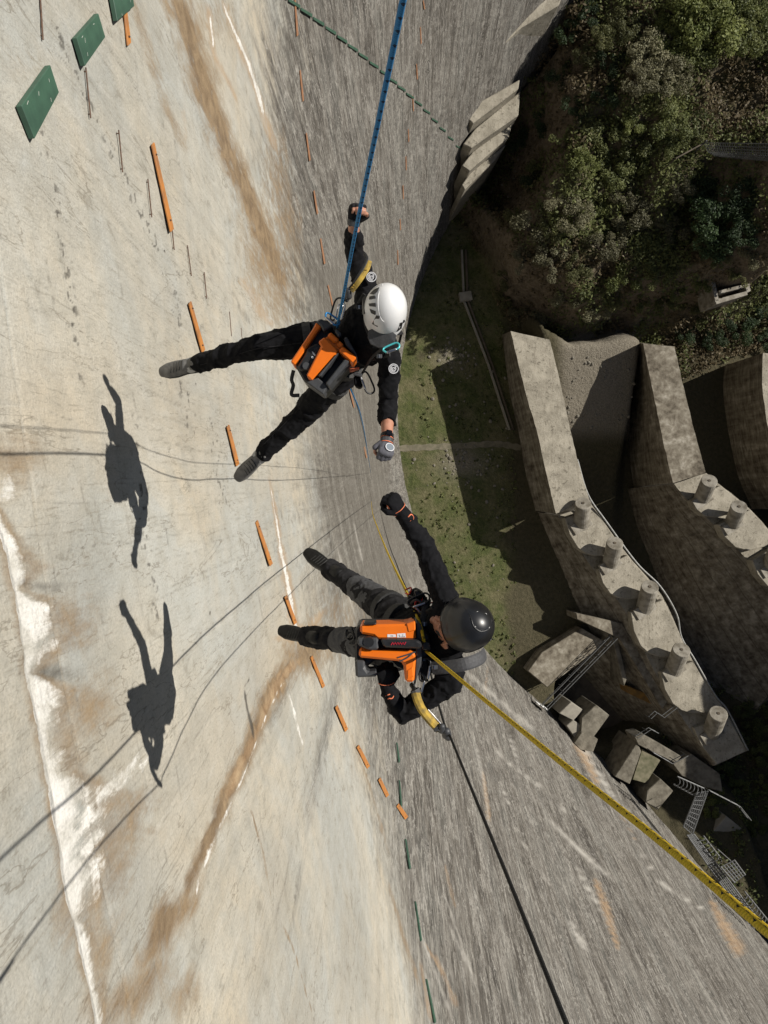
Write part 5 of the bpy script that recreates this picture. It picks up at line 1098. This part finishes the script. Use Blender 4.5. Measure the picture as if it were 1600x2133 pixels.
px_prism([(860, 700), (925, 645), (990, 715), (915, 780)], 4.27, 4.42, m_org, 'latch', a1, .006, k5)
px_prism([(180, 970), (540, 440), (570, 365), (660, 430), (590, 510), (400, 800), (330, 900), (240, 1020)], 4.29, 4.46, m_org, 'side_rail', a1, .007, k5)
px_prism([(560, 360), (640, 310), (830, 420), (680, 510), (640, 420)], 4.28, 4.5, m_dgr, 'rope_guide', a1, .008, k5)
px_prism([(850, 500), (880, 470), (960, 545), (910, 600)], 4.26, 4.46, m_dgr, 'guide_roller', a1, .006, k5)
px_prism([(440, 760), (600, 680), (655, 740), (560, 960), (480, 1090), (330, 1100), (280, 1050), (400, 860)], 4.285, 4.45, m_blk, 'control_panel', a1, .008, k5)
for k, (x, y) in enumerate(((555, 760), (540, 790), (585, 745), (600, 770), (520, 820), (565, 800))): px_prism([(x, y), (x + 9, y + 5), (x - 12, y + 45), (x - 20, y + 40)], 4.2815, 4.29, m_dgr, 'print', a1, 0, k5)
px_prism([(505, 815), (525, 820), (550, 850), (565, 870), (550, 885), (530, 862)], 4.2812, 4.29, m_wmk, 'print', a1, 0, k5)
cc = P(*k5(520, 903), 4.281); obj('status_dot', ring_flat(cc, RIGHT, UP, 0, 19 / 7.273 * 4.28 / 1600, .0015, 16), m_wmk, a1)
cc = P(*k5(420, 1030), 4.275); bm = bmesh.new(); tube(bm, [cc + FWD * .02, cc], [.022, .020], 18, cap='flat'); obj('dial', bm, m_dgr, a1)
for nm, pl in (('handle_bar', [(1000, 930), (1075, 960), (760, 1345), (710, 1300)]), ('handle_foot', [(580, 1195), (740, 1335), (680, 1470), (420, 1280)]), ('handle_bar', [(880, 850), (915, 835), (640, 1190), (600, 1180)])): px_prism(pl, 4.24 if nm != 'handle_foot' else 4.27, 4.42, m_dgr, nm, a1, .006, k5)
px_prism([(985, 610), (1040, 590), (1190, 860), (1180, 895), (1020, 720)], 4.28, 4.44, m_dgr, 'end_plate', a1, .006, k5)
strap('grip_strap', [P(*k5(230, 1100), 4.42), P(*k5(200, 1240), 4.44), P(*k5(225, 1330), 4.46), P(*k5(200, 1470), 4.47), P(*k5(320, 1480), 4.47)], .011, .003, m_web, a1)
# --- on the black-helmeted climber
k4 = lambda x, y: (720 + x / 5, 1200 + y / 5)
a2 = thing('rope_ascender', P(810, 1350, 4.1), 'level orange powered ascender with long black handle bearing a red zigzag mark', 'ascender', 'powered ascenders on the climbing ropes')
px_prism([(100, 560), (140, 500), (760, 500), (880, 620), (870, 800), (720, 1110), (700, 880), (300, 880), (105, 1060), (95, 900)], 3.99, 4.20, m_blk, 'chassis', a2, .010, k4)
px_prism([(150, 510), (640, 500), (720, 470), (735, 670), (330, 660), (290, 625), (150, 600)], 3.90, 4.08, m_org, 'upper_cover', a2, .012, k4)
px_prism([(140, 770), (700, 780), (735, 830), (715, 1110), (620, 1105), (605, 920), (560, 890), (135, 850)], 3.90, 4.08, m_org, 'lower_cover', a2, .012, k4)
px_prism([(630, 500), (725, 468), (730, 570), (650, 590)], 3.895, 4.0, m_org, 'latch', a2, .006, k4)
px_prism([(640, 980), (700, 940), (712, 1050), (640, 1080)], 3.896, 4.0, m_org, 'lever', a2, .005, k4)
px_prism([(360, 660), (740, 665), (800, 700), (790, 760), (400, 745)], 3.855, 3.96, m_blk, 'handle', a2, .010, k4)
px_prism([(120, 660), (200, 640), (340, 650), (345, 770), (250, 775), (120, 720)], 3.87, 4.02, m_dgr, 'throttle_grip', a2, .010, k4)
cc = P(*k4(240, 690), 3.864); bm = bmesh.new(); tube(bm, [cc + FWD * .02, cc], [.03, .026], 18, cap='flat'); obj('dial', bm, m_blk, a2)
px_prism([(735, 480), (780, 500), (800, 560), (790, 900), (735, 1100), (720, 1080), (738, 700)], 3.92, 4.14, m_dgr, 'end_plate', a2, .008, k4)
px_prism([(790, 690), (880, 700), (885, 780), (800, 770)], 3.90, 4.08, m_blk, 'rope_gate', a2, .006, k4)
px_prism([(100, 880), (200, 880), (200, 960), (230, 1000), (330, 990), (330, 1050), (110, 1060)], 3.93, 4.08, m_dgr, 'battery', a2, .010, k4)
px_prism([(190, 485), (310, 480), (325, 510), (190, 515)], 3.89, 4.0, m_blk, 'clip', a2, .005, k4)
for pl in ([(435, 607), (520, 607), (528, 635), (435, 637)], [(535, 600), (622, 594), (628, 638), (537, 640)]): px_prism(pl, 3.8985, 3.905, m_wmk, 'sticker', a2, 0, k4)
for x, y in ((470, 620), (485, 621), (555, 612), (590, 610), (560, 626), (585, 628), (605, 628)): px_prism([(x, y), (x + 10, y), (x + 10, y + 7), (x, y + 7)], 3.8975, 3.9, m_blk, 'print', a2, 0, k4)
zz_ = [P(*k4(475 + 150 * i / 11, 715 if i % 2 == 0 else 690), 3.8535) for i in range(12)]; bm = bmesh.new(); tube(bm, zz_, .0024, 5); obj('zigzag_mark', bm, mat('red_print', (.62, .02, .05), .5), a2)
for pts in ([(540, 850), (640, 820), (730, 790)], [(560, 890), (640, 850), (700, 800)]): strap('cover_groove', [P(*k4(*p), 3.898) for p in pts], .004, .002, m_dgr, a2)
strap('cord', [P(*k4(20, 640), 4.05), P(*k4(60, 600), 4.02), P(*k4(90, 650), 4.0), P(*k4(40, 700), 4.02), P(*k4(90, 715), 4.0), P(*k4(130, 690), 3.98)], .005, .005, m_blk, a2)
cc = [P(*k4(40 + 40 * math.cos(a), 600 + 60 * math.sin(a)), 4.08 + .02 * math.sin(a * 2)) for a in np.linspace(0, 12, 30)]; bm = bmesh.new(); tube(bm, cc, .006, 6); obj('cord_coil', bm, m_blk, a2)

# ================================================================== ROPES
def rope(name, pts, r, m, label, group='ropes hanging down the dam', n=10, close=True):
    if (pts[0] - CAM).length < 2.2: pts = [pts[0] + (pts[0] - pts[2]).normalized() * 3.5] + list(pts)      # carries on up to the crest above
    pp = smooth_path(pts, n); t = pp[0]; bm = bmesh.new(); seg = 10; rings = []; dist = 0; fr = frames(pp); lay = bm.verts.layers.float_vector.new('rp')
    # resample finely so that the braid pattern follows the length
    for i, (p, f) in enumerate(zip(pp, fr)):
        if i: dist += (p - pp[i - 1]).length
        row = []
        for k in range(seg):
            a = 2 * math.pi * k / seg; v = bm.verts.new(p + f[1] * (r * math.cos(a)) + f[2] * (r * math.sin(a))); v[lay] = Vector((dist, k / seg, 0)); row.append(v)
        rings.append(row)
    for a, b in zip(rings, rings[1:]):
        for k in range(seg): bm.faces.new((a[k], a[(k + 1) % seg], b[(k + 1) % seg], b[k]))
    bm.faces.new(rings[0][::-1]); bm.faces.new(rings[-1])
    o = obj(name, bm, m, None, True); recenter(o, t); return tag(o, label, 'rope', group)
def ropemat(name, base, fleck, alt, amount=.5):
    m, N, B = newmat(name, .8, .3); tcv = N.n.new('ShaderNodeTexCoord').outputs['Object']; mp_ = N.n.new('ShaderNodeSeparateXYZ'); N.l.new(N.attr('rp', 'Vector'), mp_.inputs[0])
    s_, a_ = mp_.outputs[0], mp_.outputs[1]
    h1 = N.math('FRACT', N.math('ADD', N.math('MULTIPLY', s_, 22.), N.math('MULTIPLY', a_, 1.))); h2 = N.math('FRACT', N.math('SUBTRACT', N.math('MULTIPLY', s_, 22.), N.math('MULTIPLY', a_, 1.)))
    fl = N.math('MULTIPLY', N.math('LESS_THAN', h1, amount), N.math('LESS_THAN', h2, amount * 1.5))
    st_ = N.noise(tcv, (1, 1, 1), 160, 2); c_ = N.mix(N.lin(st_, .35, .65), base, alt); c_ = N.mix(fl, c_, fleck); N.l.new(c_, B.inputs['Base Color'])
    w1_ = N.math('SINE', N.math('ADD', N.math('MULTIPLY', s_, 900.), N.math('MULTIPLY', a_, 25.1))); bu = N.n.new('ShaderNodeBump'); bu.inputs['Distance'].default_value = .0004; N.l.new(w1_, bu.inputs['Height']); N.l.new(bu.outputs[0], B.inputs['Normal']); return m
m_yr = ropemat('yellow_rope', (.62, .44, .02), (.015, .014, .012), (.50, .33, .015), .27)
m_br = ropemat('blue_rope', (.02, .15, .34), (.008, .02, .05), (.03, .20, .42), .25)
m_kr = ropemat('black_rope', (.012, .012, .011), (.05, .05, .045), (.02, .02, .019), .2)
rope('blue_rope', [P(873, -164, 1.28), P(840, 0, 1.5), P(790, 243, 1.95), P(742, 475, 2.75), P(722, 580, 3.4), P(705, 668, 4.2), P(703, 682, 4.32)], .0070, m_br, 'taut blue rope running up from the white-helmeted climber', n=14)
rope('yellow_rope', [P(1760, 2075, 1.05), P(1600, 1943, 1.22), P(1375, 1752, 1.55), P(1165, 1585, 2.1), P(1000, 1450, 3.0), P(890, 1358, 3.93), P(884, 1350, 4.0)], .0082, m_yr, 'taut yellow rope with black flecks running up past the black-helmeted climber', n=16)
rope('yellow_rope', [P(884, 1340, 3.93), P(881, 1325, 3.90), P(872, 1292, 4.05), P(850, 1240, 4.7), P(822, 1183, 6.0), P(801, 1136, 8.2), P(786, 1098, 12), P(776, 1068, 19), W(771, 1045, .05)], .0082, m_yr, 'loose tail of yellow rope hanging below the orange ascender', n=12)
rope('black_rope', [P(1225, 2244, 1.62), P(1180, 2133, 1.75), P(1075, 1870, 2.25), P(985, 1650, 3.05), P(938, 1535, 3.9), P(930, 1520, 4.02)], .0062, m_kr, 'taut black backup rope running up from the yellow sleeve lanyard', n=14)
rope('black_rope', [P(928, 1516, 4.02), P(915, 1472, 4.25), P(895, 1395, 4.7), P(872, 1300, 5.6), P(850, 1235, 7.0), P(828, 1180, 9.5), P(805, 1115, 16), W(790, 1062, .05)], .0062, m_kr, 'thin black rope tail hanging behind the black-helmeted climber', n=12)
rope('blue_rope', [P(700, 700, 4.5), P(706, 740, 4.9), P(720, 790, 5.4), P(738, 828, 6.2), P(752, 868, 8.0), P(764, 930, 13), W(770, 985, .05)], .0055, m_br, 'thin blue rope tail hanging behind the white-helmeted climber', n=12)
rope('black_rope', [P(880, -160, 1.45), P(842, 0, 1.75), P(786, 250, 2.3), P(742, 470, 3.2), P(720, 608, 4.28), P(712, 650, 4.6), P(716, 720, 5.2), P(730, 800, 6.6), P(750, 870, 10), P(765, 940, 18), W(772, 1000, .05)], .0035, m_kr, 'thin dark backup rope running just behind the blue rope', n=12)
# lanyards
def lanyard(name, pts, wd, th, m, label, ends):
    t = thing(name, P(*pts[0]), label, 'lanyard', 'shock absorber lanyards'); strap('webbing', [P(*p) for p in pts], wd, th, m, t, n=6)
    for (px, py, zc, r) in ends:
        c = P(px, py, zc); bm = bmesh.new(); tube(bm, [c + FWD * .012 - UP * .012, c - FWD * .012 + UP * .012], [r, r * .85], 12); obj('rope_grab', bm, m_dgr, t, True)
    return t
l1 = lanyard('lanyard', [(769, 544, 4.20), (764, 560, 4.18), (748, 585, 4.17), (732, 606, 4.20)], .0155, .007, m_ylw, 'yellow printed webbing lanyard across the shoulder of the white-helmeted climber', [(726, 611, 4.22, .020), (722, 618, 4.26, .015)])
strap('edge_strap', [P(759, 528, 4.24), P(764, 540, 4.19), P(754, 562, 4.175), P(738, 588, 4.18), P(726, 604, 4.22)], .010, .006, m_web, l1)
for k in range(9):
    q = k / 8; x, y = 763 - 28 * q, 562 + 37 * q; px_prism([(x - 2.5, y - 2), (x + 2.2, y - .5), (x + 1.2, y + 1), (x - 3, y)], 4.166 + .012 * q, 4.172 + .012 * q, m_ylw if k % 2 else mat('lanyard_print', (.30, .19, .03), .8), 'print', l1, 0)
l2 = lanyard('lanyard', [(866, 1437, 4.02), (868, 1452, 3.97), (878, 1476, 3.93), (896, 1500, 3.92), (914, 1518, 3.95)], .0235, .017, m_ylw, 'padded yellow sleeve lanyard clipped to the black rope under the folded arm', [(920, 1517, 3.93, .020), (930, 1527, 3.95, .024), (934, 1533, 3.97, .018)])
for p in ((866, 1440, 4.0), (912, 1516, 3.94)): strap('end_band', [P(p[0] - 2, p[1] - 4, p[2] - .008), P(p[0] + 2, p[1] + 4, p[2] - .008)], .0255, .019, m_gw, l2)
strap('side_cord', [P(892, 1478, 3.93), P(905, 1492, 3.93), P(922, 1512, 3.94)], .004, .004, m_alu, l2)
strap('connector_strap', [P(856, 1425, 4.05), P(862, 1434, 4.0), P(866, 1445, 3.985)], .012, .006, m_web, l2)
# karabiners and gear
cg = 'carabiners clipped to the harnesses'
carabiner('carabiner', 815, 724, 4.14, 20, .09, m_cyan, 'cyan carabiner below the cap peak of the white-helmeted climber', cg)
carabiner('carabiner', 701, 644, 4.28, 70, .13, m_blk, 'black carabiner where the blue rope enters the ascender', cg)
carabiner('carabiner', 692, 664, 4.24, -40, .09, m_blu, 'blue carabiner on the corner of the tilted ascender', cg)
carabiner('carabiner', 708, 650, 4.25, 75, .10, m_alu, 'bright steel carabiner beside the blue rope knot', cg)
carabiner('carabiner', 766, 797, 4.42, -70, .13, m_blk, 'black carabiner hanging from the gear pouch on the hip', cg)
carabiner('carabiner', 880, 1268, 4.10, -45, .10, m_red, 'red carabiner on the black gear bundle at the hip', cg)
carabiner('carabiner', 872, 1250, 4.08, 20, .12, m_blk, 'black carabiner on top of the gear bundle', cg)
carabiner('carabiner', 884, 1395, 3.98, 80, .12, m_blk, 'black carabiner between the ascender end plate and chest strap', cg)
carabiner('carabiner', 872, 1425, 4.0, 75, .11, m_dgr, 'dark grey carabiner joining harness and yellow sleeve lanyard', cg)
strap('gear_sling', [P(796, 726, 4.2), P(775, 745, 4.3), P(762, 765, 4.38), P(752, 782, 4.42)], .008, .004, m_web, t1)
p1 = thing('gear_pouch', P(750, 795, 4.5), 'small black pouch with orange tab on the hip of the white-helmeted climber', 'pouch')
px_prism([(736, 782), (752, 786), (756, 800), (750, 808), (738, 802)], 4.42, 4.5, m_black, 'body', p1, .008)
px_prism([(728, 768), (748, 764), (749, 769), (729, 774)], 4.40, 4.43, m_omk, 'tab', p1, .003)
px_prism([(738, 775), (756, 778), (752, 785), (736, 781)], 4.40, 4.43, m_dgr, 'flap', p1, .003)
p2 = thing('gear_bundle', P(868, 1262, 4.3), 'black bundle of clips and straps at the raised-arm hip', 'gear')
px_prism([(852, 1240), (862, 1228), (876, 1230), (890, 1246), (896, 1262), (880, 1276), (858, 1272), (850, 1258)], 4.12, 4.26, m_black, 'bag', p2, .014)
px_prism([(862, 1232), (872, 1229), (884, 1240), (866, 1246)], 4.09, 4.14, m_blk, 'buckle', p2, .006)
strap('loop', [P(856, 1258, 4.1), P(866, 1250, 4.06), P(880, 1256, 4.07), P(890, 1270, 4.12)], .007, .003, m_gw, p2)

for t_, lst in ((t1, ((748, 640, 4.28), (790, 742, 4.28), (722, 690, 4.42), (745, 752, 4.44))), (t2, ((905, 1390, 3.945), (884, 1300, 4.02), (882, 1372, 4.0), (872, 1288, 4.15)))):
    for (x, y, z) in lst:
        c_ = P(x, y, z); obj('buckle', box(c_, RIGHT * .016, UP * .012, FWD * .005, bev=.003), m_dgr, t_)
        obj('buckle_bar', box(c_ - FWD * .007, RIGHT * .004, UP * .010, FWD * .002, bev=.001), m_alu, t_)
for k in range(7):
    bm = bmesh.new(); c_ = P(845 + 8 * k, 1236 + 5 * k, 4.14); tube(bm, smooth_path([c_, c_ + RIGHT * .02 - FWD * .03, c_ + UP * .03 + RIGHT * .03, c_ + UP * .02], 4), .004, 6); obj('cord_loop', bm, m_blk if k % 3 else m_red, p2, True)

for J, t_, par in ((J1_, t1, tr1), (J2_, t2, tr2)):
    for q in ('r', 'l'):
        H, K, A = P(*J[q + 'hip']), P(*J[q + 'kn']), P(*J[q + 'an']); sd_ = ((A - H).cross(FWD)).normalized() * (.03 if q == 'r' else -.03); up_ = -FWD
        pts = [H.lerp(K, .35) + up_ * .102 + sd_, H.lerp(K, .7) + up_ * .090 + sd_, K + up_ * .080 + sd_, K.lerp(A, .4) + up_ * .068 + sd_, K.lerp(A, .85) + up_ * .058 + sd_]
        bm = bmesh.new(); tube(bm, smooth_path(pts, 5), .0028, 5); obj('seam', bm, m_char if t_ is t1 else m_black, par, True)
